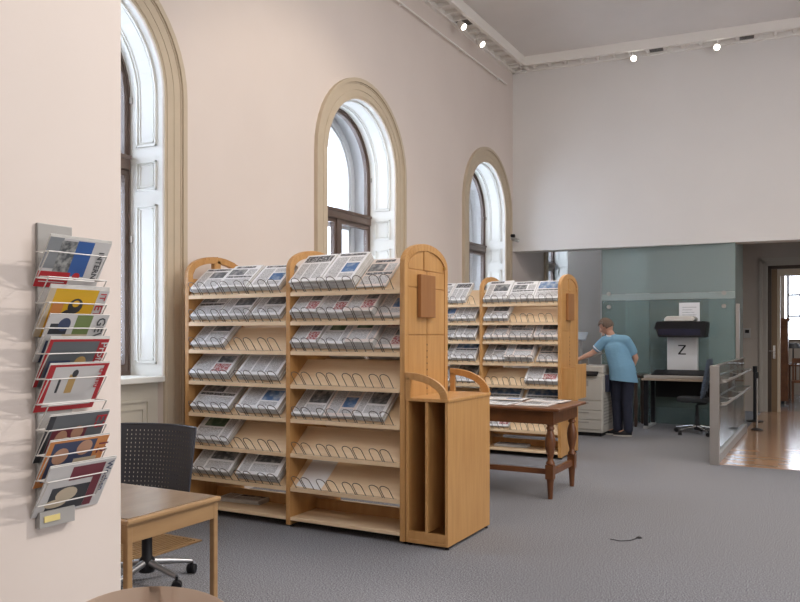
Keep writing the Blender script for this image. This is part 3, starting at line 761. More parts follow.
magazine(3, mw, mh, 1, [(0,1,0,1,'white'),(.06,.35,.2,.42,'dark'),('d',.28,.22,.10,.14,'navy'),(.45,.72,.02,.42,'green'),(.30,.72,.42,.8,'cream'),(.08,.3,.55,1,'navy')], [('GEW',.82,.05,.048,'dark',1)], 'white magazine with a green picture, under the yellow one')
magazine(4, mw, mh, 3, [(0,1,0,1,'red'),(.06,.84,.05,1,'slate'),(.10,.45,.45,.8,'navy'),('d',.62,.5,.10,.13,'tan')], [('Profi',.87,.06,.042,'white',1)], 'dark grey magazine with a red border in the wall rack')
magazine(5, mw, mh, 2, [(0,1,0,1,'red'),(.10,.92,.05,.90,'white'),(.38,.50,.22,.62,'tan'),('d',.46,.2,.05,.08,'dark'),(.22,.26,.3,.6,'dark')], [('trend',.86,.10,.036,'red',1)], 'white magazine with a red border and small figure in the wall rack')
magazine(7, mw, mh, 2, [(0,1,0,1,'slate'),(0,.1,0,1,'dark'),(.12,.7,.30,.9,'wine'),('d',.30,.5,.10,.16,'skin'),('d',.55,.42,.10,.15,'skin'),('d',.40,.7,.12,.2,'cream')], [('E3',.80,.05,.060,'red',1)], 'dark green grey magazine with two faces, below the lower empty pocket')
magazine(8, mw, mh, 2, [(0,1,0,1,'orange'),(.08,.8,.05,.9,'navy'),('d',.25,.35,.13,.18,'skin'),('d',.62,.22,.13,.17,'skin'),('d',.3,.75,.16,.2,'skin'),(.5,.9,.45,1,'cream')], [('12',.86,.10,.055,'wine',1)], 'orange magazine with several faces, second from the bottom of the wall rack')
magazine(9, .265, .20, 2, [(0,1,0,1,'white'),(.10,.22,.05,.9,'white'),(.35,.85,.06,.34,'wine'),(.15,.72,.45,.95,'dark'),('d',.40,.62,.16,.15,'cream'),('d',.28,.78,.16,.09,'cream'),(.72,.85,.3,.95,'wine')], [('Wochen',.88,.05,.036,'navy',1)], 'large white magazine with a dark portrait, lowest in the wall rack')

# ------------------------------------------------------------------ foreground desk
dk = empty('desk', (-2.322, 2.07, 0)); tag(dk, 'oak desk with a dark brown top against the foreground pier', 'desk')
DL, DW, DZt = 1.25, .52, .745
# local: x from -DL..0, y 0..DW
MB().box(-DL,0.01,.004,DW,DZt-.022,DZt-.002).build('desk_top', [M['desk_edge']], dk, bevel=.006)
MB().box(-DL+.015,-.008,.018,DW-.014,DZt-.002,DZt+.0005).build('top_veneer', M['desk_top'], dk)
mb = MB().box(-DL+.03,-.005,.012,.03,DZt-.095,DZt-.022).box(-DL+.03,-.005,DW-.03,DW-.012,DZt-.095,DZt-.022).box(-.022,-.004,.02,DW-.02,DZt-.095,DZt-.022).box(-DL+.03,-DL+.048,.02,DW-.02,DZt-.095,DZt-.022)
mb.build('apron', M['desk_edge'], dk, bevel=.002)
for x in (-.034,-DL+.034):
    for y in (.026,DW-.022): MB().box(x+.006,x+.032,y-.013,y+.013,0,DZt-.022).build('leg', M['desk_edge'], dk, bevel=.004)

# floor grille
gx, gy = pt(202, 5.44)
g = empty('floor_grille', (gx, gy, 0)); tag(g, 'slatted wooden floor grille beside the desk under the window', 'grille')
mb = MB().box(-.75,0,-1.3,-1.27,0,.008).box(-.75,0,-.03,0,0,.008).box(-.03,0,-1.27,-.03,0,.008).box(-.75,-.72,-1.27,-.03,0,.008); mb.build('frame', M['desk_edge'], g)
mb = MB().box(-.72,-.03,-1.27,-.03,0,.001,1)
for i in range(20): mb.box(-.71+.034*i,-.692+.034*i,-1.27,-.03,.001,.007)
mb.build('slats', [M['desk_edge'],M['black']], g)

# ------------------------------------------------------------------ office chairs
def perforated(w, h, nx, nz, curve, tilt, t=.008):
    mb = MB(); 
    def P(u,v):                                   # u,v in 0..1
        x = (u-.5)*w*(1-.06*(1-v)); y = curve*((2*u-1)**2)*-1 ; z = v*h
        return (x, y+tilt*v, z)
    for off in (0,t):
        for i in range(nx):
            for j in range(nz):
                u0,u1 = i/nx,(i+1)/nx; v0,v1 = j/nz,(j+1)/nz
                edge = i in (0,nx-1) or j in (0,nz-1)
                O = [P(u0,v0),P(u1,v0),P(u1,v1),P(u0,v1)]
                if edge: mb.add([(p[0],p[1]+off,p[2]) for p in O], [(0,1,2,3)]); continue
                a,b = .31,.69
                I = [P(u0+(u1-u0)*s,v0+(v1-v0)*r) for s,r in ((a,a),(b,a),(b,b),(a,b))]
                V = [(p[0],p[1]+off,p[2]) for p in O+I]
                mb.add(V, [(0,1,5,4),(1,2,6,5),(2,3,7,6),(3,0,4,7)])
    # rim
    ring = [P(i/nx,0) for i in range(nx+1)]+[P(1,j/nz) for j in range(1,nz+1)]+[P(1-i/nx,1) for i in range(1,nx+1)]+[P(0,1-j/nz) for j in range(1,nz)]
    mb.tube([(p[0],p[1]+t/2,p[2]) for p in ring], .008, 6, closed=True)
    return mb
def star_base(root, mleg, r=.30, rot=0.0, z=.10):
    MB().lathe([(.045,.06),(.045,.13),(.030,.15),(.030,.30),(.022,.30),(.022,.42)], seg=16).build('gas_column', M['black'], root, smooth=True)
    for k in range(5):
        a = rot+2*PI*k/5; c,s = math.cos(a),math.sin(a)
        lg = MB().tube([(c*.03,s*.03,.115),(c*r*.6,s*r*.6,.095),(c*r,s*r,.075)], [.022,.017,.013], 8).build('base_leg', mleg, root, smooth=True)
        mb = MB().lathe([(.026,-.024),(.029,-.02),(.029,-.004),(.012,-.004),(.012,.004),(.029,.004),(.029,.02),(.026,.024)], (0,0,0), 14, ax='y')
        mb.xf(Matrix.Translation((c*r,s*r,.0295)) @ Matrix.Rotation(a+.8,4,'Z'))
        mb.tube([(c*r,s*r,.045),(c*r,s*r,.08)], .009, 8); mb.build('caster', M['black'], lg)
cx,cy = pt(147,4.55)
ch = empty('office_chair', (cx,cy,0), .12); tag(ch, 'charcoal swivel chair with perforated back behind the oak desk', 'chair')
star_base(ch, mat('dull_steel',(.30,.30,.31),.35,metal=.8), .27, math.radians(58))
mb = MB().prism([(.22*math.copysign(abs(math.cos(a))**.6,math.cos(a)), .21*math.copysign(abs(math.sin(a))**.6,math.sin(a))) for a in [2*PI*i/28 for i in range(28)]], 'z', .42, .465); mb.build('seat', M['charcoal'], ch, bevel=.012)
mb = perforated(.56,.41,22,16,.07,.05); mb.xf(Matrix.Translation((-.075,.20,.475))); mb.build('backrest', M['charcoal'], ch)
MB().tube([(0,.10,.42),(0,.24,.44),(0,.245,.60)], .022, 8).build('back_bracket', M['black'], ch, smooth=True)

cx,cy = pt(697,11.2)
ch = empty('office_chair', (cx,cy,0)); tag(ch, 'dark blue fabric swivel chair at the book scanner table', 'chair')
star_base(ch, M['chrome'], .32, .3)
mb = MB().prism([(.22*math.copysign(abs(math.cos(a))**.6,math.cos(a))-.05, .22*math.copysign(abs(math.sin(a))**.6,math.sin(a))) for a in [2*PI*i/28 for i in range(28)]], 'z', .46, .53); mb.build('seat', M['black_fabric'], ch, bevel=.02)
n=10
mb = MB(); 
pr = [( .07+.09*(i/n)**1.3, .52+.56*i/n) for i in range(n+1)]; th=.045
mb.strip([(p[0],p[1]) for p in pr],[(p[0]+th*(1 if 0<i<n else .5),p[1]) for i,p in enumerate(pr)],'y',-.21,.21); mb.build('backrest', M['blue_fabric'], ch, bevel=.01)
MB().tube([(.0,0,.43),(.12,0,.44),(.125,0,.62)], .02, 8).build('back_bracket', M['black'], ch, smooth=True)

# bent-wood chair at the bottom edge
cx,cy = -1.50,1.40
ch = empty('wooden_chair', (cx,cy,0), math.radians(28)); tag(ch, 'pale bentwood chair cut off by the bottom left edge of the picture', 'chair')
mb = MB(); n=18
def bp(a, r, z): return (r*math.sin(a), .12-r*.55*(1-math.cos(a))*1.0, z)
A = [-1.15+2.3*i/n for i in range(n+1)]
for i in range(n):
    a0,a1 = A[i],A[i+1]; z0 = .778-.05*abs(a0)**2.2; z1 = .778-.05*abs(a1)**2.2
    vs = [bp(a0,.235,z0-.14),bp(a0,.235,z0),bp(a0,.262,z0),bp(a0,.262,z0-.14),bp(a1,.235,z1-.14),bp(a1,.235,z1),bp(a1,.262,z1),bp(a1,.262,z1-.14)]
    mb.add(vs,[(0,1,5,4),(1,2,6,5),(2,3,7,6),(3,0,4,7)]+([(0,3,2,1)] if i==0 else [])+([(4,5,6,7)] if i==n-1 else []))
mb.build('backrest', M['seat_wood'], ch, smooth=True, bevel=.006, weld=True)
mb = MB().prism([(.21*math.copysign(abs(math.cos(a))**.6,math.cos(a)), -.10+.20*math.copysign(abs(math.sin(a))**.6,math.sin(a))) for a in [2*PI*i/28 for i in range(28)]], 'z', .43, .455); mb.build('seat', M['seat_wood'], ch, bevel=.008)
for sx in (-1,1):
    MB().tube([(sx*.17,-.26,0),(sx*.16,-.24,.43)], .015, 8).build('leg', M['seat_wood'], ch, smooth=True)
    MB().tube([(sx*.18,.06,0),(sx*.175,.04,.45),(sx*.195,.055,.73)], .015, 8).build('leg', M['seat_wood'], ch, smooth=True)

# ------------------------------------------------------------------ glass partition and railing
gp = empty('glass_partition', (-3.4, 12.98, 0)); tag(gp, 'greenish glass partition with round fittings at the back of the copy area', 'glass partition')
GO = Vector((-3.4,12.98,0))
gx0 = pt(601,13.1)[0]+.045; gx1 = -1.275
MB().box(gx0,gx1,12.98,12.99,.0,1.985).build('lower_pane', M['green_low'], gp, off=GO)
MB().box(gx0,gx1,12.98,12.99,2.09,3.6).build('upper_pane', M['green_glass'], gp, off=GO)
MB().box(gx0,gx1,12.975,12.995,1.99,2.085).build('glass_band', M['green_band'], gp, off=GO)
MB().box(gx1-.012,gx1,12.992,14.2,0,3.4).build('side_pane', M['green_glass'], gp, off=GO)
for (px,py) in ((609,294),(609,307),(724,293),(724,306)):
    D = 12.98/(FW[1]+RT[1]*(px-400)/FPX); x,y,z = pt(px,D,py)
    mb = MB().lathe([(.034,-.022),(.034,.004)], (x,12.976,z), 16, ax='y'); mb.build('fitting', M['steel'], gp, off=GO)
MB().box(gx0-.02,gx0,12.96,13.01,0,3.6).build('edge_post', M['grey_metal'], gp, off=GO)
MB().box(gx1+.01,gx1+.06,12.96,13.0,0,1.90).build('steel_post', M['steel'], gp, off=GO)
# notice taped to the glass
n0 = pt(679,12.1); n1 = pt(699,12.0)
o = MB().box(0,.31,0,.002,0,.42).build('notice_sheet', [M['white'],M['text']]); 
D=12.97/(FW[1]+RT[1]*(679-400)/FPX); x,y,z = pt(679,D,328); o.location=(x,12.972,z-.02)
tag(o, 'white paper notice taped on the green glass above the scanner', 'notice')
ln = MB()
for i in range(7): ln.box(.05,.26-.03*(i%3),-.0015,.0,.10+.04*i,.112+.04*i)
ln.build('printed_lines', M['text'], o)

rl = empty('glass_railing', (-1.09, 9.20, 0)); tag(rl, 'glass railing with steel end post and two curved handrails', 'railing')
RO = Vector((-1.09,9.20,0))
MB().box(-1.16,-1.065,9.16,9.24,0,1.09).build('end_post', M['steel'], rl, bevel=.004, off=RO)
for a,b in ((9.25,10.42),(10.44,11.6),(11.62,12.62)):
    MB().box(-1.118,-1.106,a,b,.06,1.08).build('glass_panel', M['rail_glass'], rl, off=RO)
MB().box(-1.119,-1.105,9.24,12.62,1.08,1.095).build('top_rail', M['steel'], rl, off=RO)
MB().box(-1.15,-1.075,9.24,12.62,.0,.10).build('base_rail', M['grey_metal'], rl, off=RO)
for z in (.92,.67):
    mb = MB().tube([(-1.06,9.26,z),(-1.0,9.40,z),(-1.0,12.2,z),(-1.02,12.45,z),(-1.10,12.5,z)], .014, 8)
    for y in (9.28,10.43,11.61): mb.tube([(-1.10,y,z-.03),(-1.0,y+.03,z-.01)], .009, 6)
    mb.build('handrail', M['steel'], rl, smooth=True, off=RO)

# belt stanchions
def stanchion(px, D, m, label, H=.9, r=.028, BR=.13):
    x,y = pt(px,D); s = empty('belt_stanchion', (x,y,.006)); tag(s, label, 'stanchion')
    MB().lathe([(BR,0),(BR,.012),(.05,.022),(.03,.03)], seg=24).build('base', M['black'], s, smooth=True)
    MB().lathe([(r,.03),(r,H-.09)], seg=14).build('post', m, s, smooth=True)
    MB().lathe([(r+.008,H-.09),(r+.008,H),(r,H+.005)], seg=14).build('belt_head', M['black'], s, smooth=True)
stanchion(755, 12.75, M['black'], 'black belt stanchion standing beyond the end of the glass railing')
stanchion(757, 11.6, M['chrome'], 'slim chrome stanchion with round black base beside the glass railing', .86, .012, .085)

# card reader on the far wall
o = MB().box(-.06,.06,-.025,0,-.09,.09).build('card_reader', M['grey_metal'], bevel=.004); x,y,z = pt(747,14.45,333); o.location=(x,YB,z)
tag(o, 'small grey card reader on the far wall left of the doorway', 'card reader')
MB().box(-.035,.035,-.028,-.025,-.0,.06).build('display', M['black'], o)

# floor socket with cable
x,y = pt(639,1131/(538-333)); 
o = MB().lathe([(.02,0),(.022,.004),(.010,.010)], seg=12).build('floor_socket', M['black']); o.location=(x,y,0); tag(o,'tiny dark plug lying alone on the open carpet at right','plug')
P=[pt(px,1131/(py-333)) for px,py in ((638,538.5),(630,541),(620,541.5),(610,539.5))]
MB().tube([(p[0]-x,p[1]-y,.004) for p in P], .0025, 6).build('cord', M['black'], o)

# ------------------------------------------------------------------ scanner table, book scanner
tx0,tx1,ty0,ty1 = -2.50,-1.22,12.10,12.84
st = empty('scanner_table', ((tx0+tx1)/2,(ty0+ty1)/2,0)); tag(st, 'dark framed table under the book scanner', 'table')
SO = Vector(((tx0+tx1)/2,(ty0+ty1)/2,0))
MB().box(tx0,tx1,ty0,ty1,.735,.765).build('table_top', mat('table_beige',(.36,.28,.21),.5), st, bevel=.004, off=SO)
MB().box(tx0+.10,tx1-.1,ty1-.14,ty1-.12,.45,.735).build('modesty_panel', M['black'], st, off=SO)
for x in (tx0+.05,tx1-.05):
    for y in (ty0+.1,ty1-.1): MB().box(x-.028,x+.028,y-.03,y+.03,.04,.735).build('leg', M['black'], st, off=SO)
    MB().box(x-.03,x+.03,ty0+.02,ty1-.02,0,.04).build('foot_bar', M['grey_metal'], st, off=SO)
wt = empty('work_table', (-3.05,12.55,0)); tag(wt, 'dark brown table behind the person, left of the scanner', 'table')
dkb = mat('very_dark_wood',(.05,.03,.022),.35)
MB().box(-.42,.50,-.28,.30,.76,.80).build('table_top', dkb, wt, bevel=.004)
MB().box(-.36,.44,-.25,-.23,.68,.76).build('apron', dkb, wt)
for x in (-.36,.42):
    for y in (-.23,.25): MB().lathe([(.02,0),(.03,.10),(.022,.16),(.035,.3),(.035,.42),(.022,.5),(.03,.6),(.03,.76)],(x,y,0),12).build('leg', dkb, wt, smooth=True)

sx = pt(686,12.2)[0]
bs = empty('book_scanner', (sx,12.42,.765)); tag(bs, 'book scanner with white column, black overhead head and letter Z', 'scanner')
MB().box(-.50,.50,-.27,.25,.0,.05).build('base_plate', mat('scanner_base',(.36,.335,.31),.5), bs, bevel=.01)
mb = MB(); mb.add([(-.40,-.25,.052),(.40,-.25,.052),(.42,.02,.10),(-.38,.02,.10),(-.40,-.25,.066),(.40,-.25,.066),(.42,.02,.125),(-.38,.02,.125)],[(0,1,2,3),(4,5,6,7),(0,1,5,4),(1,2,6,5),(2,3,7,6),(3,0,4,7)]); mb.build('book_cradle', M['black'], bs)
MB().box(-.22,.22,.05,.18,.075,.66).build('column', M['beige_plastic'] if False else mat('white_machine',(.62,.62,.62),.4), bs, bevel=.012)
mb = MB(); mb.prism([(-.30,.62),(.36,.62),(.38,.84),(.36,.86),(-.33,.86),(-.37,.74),(-.34,.74)],'y',-.22,.20); mb.build('scan_head', M['black'], bs, bevel=.008)
MB().box(-.30,.30,-.225,-.221,.655,.745).build('head_window', mat('head_window',(.012,.016,.04),.2), bs)
mb = MB().prism([(-.22,.86),(.20,.86),(.22,.90),(.18,.94),(-.18,.94),(-.22,.90)],'y',-.20,.16); mb.build('head_lid', M['silver'], bs, bevel=.012)
zl = MB(); a=.056
zl.box(-a,a,-.003,0,.055,.073).box(-a,a,-.003,0,-.073,-.055)
zl.prism([(-a,-.055),(-a+.03,-.055),(a,.055),(a-.03,.055)],'y',-.003,0); zl.xf(Matrix.Translation((.0,.05,.43))); zl.build('letter_z', M['black'], bs)

# ------------------------------------------------------------------ photocopier
cp = empty('photocopier', (-3.06, 11.18, 0)); tag(cp, 'beige floor-standing photocopier beside the person', 'photocopier')
hx, hy = .285, .29
MB().box(-hx,hx,-hy,hy,.05,.84).build('body', M['beige_plastic'], cp, bevel=.012)
MB().box(-hx+.03,hx-.03,-hy+.03,hy-.03,0,.05).build('plinth', M['black'], cp)
for i in range(3):
    z=.10+.135*i
    d_ = MB().box(-hx+.015,hx-.015,-hy-.012,-hy,z,z+.125).build('paper_drawer', M['beige_plastic'], cp, bevel=.004)
    MB().box(-.09,.09,-hy-.016,-hy-.012,z+.085,z+.105).build('drawer_grip', M['beige_dark'], d_)
MB().box(-hx+.015,hx-.015,-hy-.012,-hy,.51,.80).build('front_door', M['beige_plastic'], cp, bevel=.004)
MB().box(-hx+.04,hx-.20,-hy-.014,-hy-.011,.70,.78).build('output_slot', M['beige_dark'], cp)
mb = MB()
for i in range(9): mb.box(hx,hx+.004,-hy+.06,hy-.06,.16+.045*i,.178+.045*i)
mb.build('side_louvres', M['beige_dark'], cp)
MB().box(-hx,hx,-hy+.06,hy,.84,.88).build('scanner_unit', M['beige_plastic'], cp, bevel=.006)
MB().box(-hx+.01,hx-.01,-hy+.08,hy,.88,.99).build('document_feeder', M['beige_plastic'], cp, bevel=.02)
mb = MB().box(-.14,.20,-.05,.05,-.012,.012); mb.xf(Matrix.Translation((.02,-hy-.02,.88)) @ Matrix.Rotation(.45,4,'X')); mb.build('control_panel', M['black'], cp, bevel=.004)
mb = MB().box(-.20,.20,-.14,.14,-.008,.008); mb.xf(Matrix.Translation((-.0,.05,1.10)) @ Matrix.Rotation(-.30,4,'Y')); mb.box(-.1,.0,.0,.05,.99,1.08); mb.build('feeder_tray', M['beige_dark'], cp, bevel=.003)
MB().box(hx,hx+.055,-hy+.12,hy-.12,.62,.86).build('side_tray', mat('dark_blue_plastic',(.02,.025,.05),.4), cp, bevel=.006)
ms = empty('monitor_stand', pt(581,11.95)+(0,)); tag(ms,'grey tilted screen on a post behind the photocopier','screen')
MB().tube([(0,0,0),(0,0,1.34)], .02, 8).build('pole', M['grey_metal'], ms, smooth=True)
MB().lathe([(.16,0),(.16,.02),(.03,.03)],seg=20).build('base', M['grey_metal'], ms)
mb = MB().box(-.10,.10,-.012,.012,-.09,.09); mb.xf(Matrix.Translation((0,-.03,1.40)) @ Matrix.Rotation(-.9,4,'X')); mb.build('display', mat('screen_grey',(.32,.36,.40),.3), ms, bevel=.004)

# ------------------------------------------------------------------ the person
PS = 10.9/FPX                    # metres per pixel there
def local(px, py, dep=0): return Vector(((px-621)*PS, dep, CH+(HOR-py)*PS))
px0,py0 = pt(621.5,10.98)
per = empty('person', (px0,py0,0), TH); tag(per, 'person in light blue polo shirt and navy trousers leaning over the photocopier', 'person')
def skin_obj(name, nodes, edges_, material, sub=2, voxel=.008, extra=None, parent=per, smooth=4):
    """tapered limbs grown along the skeleton, fused into one continuous surface"""
    bm = bmesh.new(); K = 16
    def ring(c, ax, rx, ry):
        X = Vector((1,0,0)) - ax*ax.x
        if X.length < .3: X = Vector((0,1,0)) - ax*ax.y
        X.normalize(); Y = ax.cross(X)
        return [bm.verts.new(c+X*(rx*math.cos(2*PI*k/K))+Y*(ry*math.sin(2*PI*k/K))) for k in range(K)]
    def rr(r): return r if isinstance(r,(tuple,list)) else (r,r)
    for a_,b_ in edges_:
        A,B = Vector(nodes[a_][0]),Vector(nodes[b_][0]); ra,rb = rr(nodes[a_][1]),rr(nodes[b_][1])
        ax = (B-A); L = ax.length; ax.normalize(); rings = []
        for i in range(1,5):                                   # rounded start
            q = PI/2*(1-i/4); m_ = min(ra)*.8
            rings.append(ring(A-ax*m_*math.sin(q), ax, ra[0]*max(.05,math.cos(q)), ra[1]*max(.05,math.cos(q))))
        rings.append(ring((A+B)/2, ax, (ra[0]+rb[0])/2, (ra[1]+rb[1])/2))
        for i in range(0,4):
            q = PI/2*(i/3.2); m_ = min(rb)*.8
            rings.append(ring(B+ax*m_*math.sin(q), ax, rb[0]*max(.05,math.cos(q)), rb[1]*max(.05,math.cos(q))))
        for r0,r1 in zip(rings,rings[1:]):
            for k in range(K): bm.faces.new((r0[k],r0[(k+1)%K],r1[(k+1)%K],r1[k]))
        bm.faces.new(rings[0][::-1]); bm.faces.new(rings[-1])
    for e in (extra or []): bm.from_mesh(e)
    bmesh.ops.recalc_face_normals(bm, faces=bm.faces)
    me = bpy.data.meshes.new(name); bm.to_mesh(me); bm.free()
    o = bpy.data.objects.new(name, me); C.objects.link(o)
    r = o.modifiers.new('r','REMESH'); r.mode='VOXEL'; r.voxel_size=voxel
    sm = o.modifiers.new('sm','SMOOTH'); sm.iterations=smooth; sm.factor=.5
    dg = bpy.context.evaluated_depsgraph_get(); m2 = bpy.data.meshes.new_from_object(o.evaluated_get(dg)); o.modifiers.clear(); o.data = m2
    m2.materials.clear(); m2.materials.append(material)
    for p in m2.polygons: p.use_smooth = True
    o.parent = parent
    return o
# local frame: x = image right, y = away from the camera.  He faces away and to the left.
hip = Vector((0,0,.90)); chest = Vector((-.06,.05,1.22)); neck = Vector((-.115,.085,1.415)); headc = Vector((-.185,.11,1.545))
shL = Vector((-.215,.12,1.335)); shR = Vector((.075,.0,1.345))
elL = Vector((-.355,.19,1.165)); wrL = Vector((-.535,.20,1.085)); 
elR = Vector((.205,.02,1.10)); wrR = Vector((.175,.13,.92))
kL = Vector((-.03,.12,.49)); aL = Vector((-.02,.10,.085)); kR = Vector((.075,-.01,.48)); aR = Vector((.085,-.04,.085))
hpL = Vector((-.07,.04,.86)); hpR = Vector((.08,-.02,.86))
def head_mesh(hair=False):
    bm = bmesh.new(); bmesh.ops.create_uvsphere(bm, u_segments=28, v_segments=20, radius=1)
    for v in bm.verts:
        x,y,z = v.co
        # local head frame: +y = face forward
        sx,sy,sz = .074,.093,.112
        if z < 0: sx *= 1-.30*(-z)**1.4; sy *= 1-.12*(-z)
        if hair:
            v.co = Vector((x*(sx+.010), y*(sy+.011), z*(sz+.011)))
        else:
            q = Vector((x*sx,y*sy,z*sz))
            if y>0 and z<-.1: q.y += .010*(1-abs(x))
            # eye sockets, nose
            if y>.75 and abs(z-.02)<.16 and .2<abs(x)<.55: q.y -= .006
            if y>.9 and -.28<z<.08 and abs(x)<.16: q.y += .018*(1-abs(z+.2)/.4)
            if y>.85 and -.52<z<-.42 and abs(x)<.4: q.y -= .005
            v.co = q
    if hair:
        bmesh.ops.delete(bm, geom=[v for v in bm.verts if (v.co.y > .035 and v.co.z < .045) or v.co.z < -.045 - .0*v.co.y or (v.co.y>.01 and v.co.z<.0)], context='VERTS')
    else:
        def blob(c, s, seg=10):
            r = bmesh.ops.create_uvsphere(bm, u_segments=seg, v_segments=8, radius=1)
            for v in r['verts']: v.co = Vector((c[0]+v.co.x*s[0], c[1]+v.co.y*s[1], c[2]+v.co.z*s[2]))
        for s in (-1,1): blob((s*.076,-.005,-.005),(.012,.020,.032))
        blob((0,.108,-.026),(.013,.017,.016)); blob((0,.100,-.006),(.008,.012,.024))
        blob((0,.097,-.055),(.026,.010,.007)); blob((0,.092,-.085),(.024,.018,.018))
        for s in (-1,1): blob((s*.030,.082,.026),(.020,.012,.007))
    # turn: face towards image left, slightly away, tipped down
    M_ = Matrix.Translation(headc) @ Matrix.Rotation(math.radians(62),4,'Z') @ Matrix.Rotation(math.radians(-28),4,'X')
    bmesh.ops.transform(bm, matrix=M_, verts=bm.verts)
    me = bpy.data.meshes.new('h'); bm.to_mesh(me); bm.free(); return me
nodes = []; E = []
def N(p, r, par=None):
    nodes.append((tuple(p), r)); i = len(nodes)-1
    if par is not None: E.append((par,i))
    return i
h = N(hip,(.145,.105)); w_ = N((-.025,.02,1.05),(.135,.10),h); c_ = N(chest,(.155,.11),w_); nb = N((-.09,.07,1.36),(.075,.07),c_); nk = N(neck,.052,nb); N(headc+Vector((.01,0,-.03)),.055,nk)
def hand(wr, dirv, side, par):
    """palm, four fingers bent and a thumb; dirv = direction of the hand"""
    d = Vector(dirv).normalized(); s = Vector(side).normalized(); dn = d.cross(s).normalized()
    if dn.z > 0: dn = -dn
    pm = N(wr+d*.05, (.030,.020), par); pe = wr+d*.085
    for k,(o,l) in enumerate(((-.030,.062),(-.010,.074),(.010,.070),(.029,.054))):
        b = N(pe+s*o, .0095, pm); m_ = N(pe+s*o*1.15+d*l*.5+dn*l*.12, .0085, b); N(pe+s*o*1.15+d*l*.88+dn*l*.42, .0075, m_)
    b = N(wr+d*.028+s*-.034, .011, pm); N(wr+d*.062+s*-.058+dn*.012, .009, b)
sl = N(shL,.056,nb); ul = N(shL*.5+elL*.5,.047,sl); el = N(elL,.041,ul); fl = N(elL*.55+wrL*.45,.036,el); wl = N(wrL,.025,fl); hand(wrL,(-.9,.1,-.30),(.1,1,0),wl)
sr = N(shR,.056,nb); ur = N(shR*.5+elR*.5,.047,sr); er = N(elR,.041,ur); fr = N(elR*.55+wrR*.45,.036,er); wr_ = N(wrR,.025,fr); hand(wrR,(-.10,.35,-.9),(.2,-1,0),wr_)
for hp,k,a in ((hpL,kL,aL),(hpR,kR,aR)):
    i0 = N(hp,.082,h); i1 = N(hp*.5+k*.5,.072,i0); i2 = N(k,.055,i1); i3 = N(k*.6+a*.4,.050,i2); i4 = N(a,.034,i3); N(a+Vector((-.10,.06,-.045)),.028,i4)
skin_obj('body', nodes, E, M['skin'], 2, .005, [head_mesh()], smooth=2)
# hair
hm = head_mesh(True); ho = bpy.data.objects.new('hair', hm); C.objects.link(ho); hm.materials.append(M['hair']); ho.parent = per
for p in hm.polygons: p.use_smooth = True
so = ho.modifiers.new('s','SOLIDIFY'); so.thickness = .006; so.offset = 1
# shirt
nodes = []; E = []
b0 = N((.03,-.01,.70),(.205,.155)); b1 = N((.012,.0,.95),(.186,.142),b0); b2 = N((-.03,.03,1.10),(.170,.132),b1); b3 = N((-.055,.05,1.24),(.172,.130),b2); b4 = N((-.085,.07,1.345),(.105,.085),b3); N((-.108,.082,1.395),(.066,.062),b4)
a0 = N(shL+Vector((.02,0,0)),.078,b4); a1 = N(shL*.62+elL*.38,.070,a0); N(shL*.38+elL*.62,.066,a1)
a0 = N(shR+Vector((-.02,0,0)),.078,b4); a1 = N(shR*.62+elR*.38,.072,a0); N(shR*.33+elR*.67,.068,a1)
skin_obj('polo_shirt', nodes, E, M['shirt'], 2, .010, smooth=8)
bm = bmesh.new(); pm_ = bpy.data.objects['polo_shirt'].data; bm.from_mesh(pm_)
bmesh.ops.bisect_plane(bm, geom=bm.verts[:]+bm.edges[:]+bm.faces[:], plane_co=(0,0,.775), plane_no=(.10,0,1), clear_inner=True); bm.to_mesh(pm_); bm.free()
# collar
mb = MB(); mb.tube([(neck.x+.066*math.cos(a)-.0, neck.y+.060*math.sin(a), neck.z-.005+.012*math.sin(a)) for a in [2*PI*i/20 for i in range(20)]], .014, 8, closed=True); mb.build('collar', M['white_cloth'], per, smooth=True)
# sleeve trim
mid = shL*.36+elL*.64; ax = (elL-shL).normalized(); q = ax.to_track_quat('Z','Y').to_matrix().to_4x4()
mb = MB().tube([(.062*math.cos(2*PI*i/18),.062*math.sin(2*PI*i/18),0) for i in range(18)], .009, 6, closed=True); mb.xf(Matrix.Translation(mid)@q); mb.build('sleeve_cuff', M['white_cloth'], per, smooth=True)
# trousers
nodes = []; E = []
t0 = N((.005,.0,.88),(.155,.118))
for hp,k,a in ((hpL,kL,aL),(hpR,kR,aR)):
    i0 = N(hp+Vector((0,0,-.05)),.100,t0); i1 = N(hp*.5+k*.5,.090,i0); i2 = N(k,.078,i1); i3 = N(k*.5+a*.5,.072,i2); N(a+Vector((0,0,.0)),.064,i3)
skin_obj('trousers', nodes, E, M['trousers'], 2, .010, smooth=6)
# shoes
for a,dx,dy in ((aL,-.075,.045),(aR,-.085,.02)):
    s_ = MB(); pts=[]
    for i in range(24):
        an = 2*PI*i/24; ex = .145 if math.cos(an)>0 else .115
        pts.append((ex*math.cos(an), .048*math.copysign(abs(math.sin(an))**.8,math.sin(an))))
    base = MB().prism(pts,'z',0,.022)
    R = Matrix.Translation((a.x+dx*.75,a.y+dy*.75,0)) @ Matrix.Rotation(math.atan2(dy,dx),4,'Z')
    up = MB(); rings = [(1,.022),(.99,.045),(.88,.07),(.6,.09),(.40,.12)]
    vs=[]; 
    for f,z in rings: vs += [(p[0]*f-(1-f)*.07, p[1]*f, z if p[0]<.02 else .022+(z-.022)*(1-.55*p[0]/.145)) for p in pts]
    fs=[(r*24+i,r*24+(i+1)%24,(r+1)*24+(i+1)%24,(r+1)*24+i) for r in range(len(rings)-1) for i in range(24)]+[tuple(range(24)),tuple(96+i for i in range(24))]
    up.add(vs,fs); up.xf(R); sh = up.build('shoe', M['black'], per, smooth=True)
    base.xf(R); base.build('sole', mat('shoe_sole',(.5,.47,.43),.7), sh, bevel=.004)

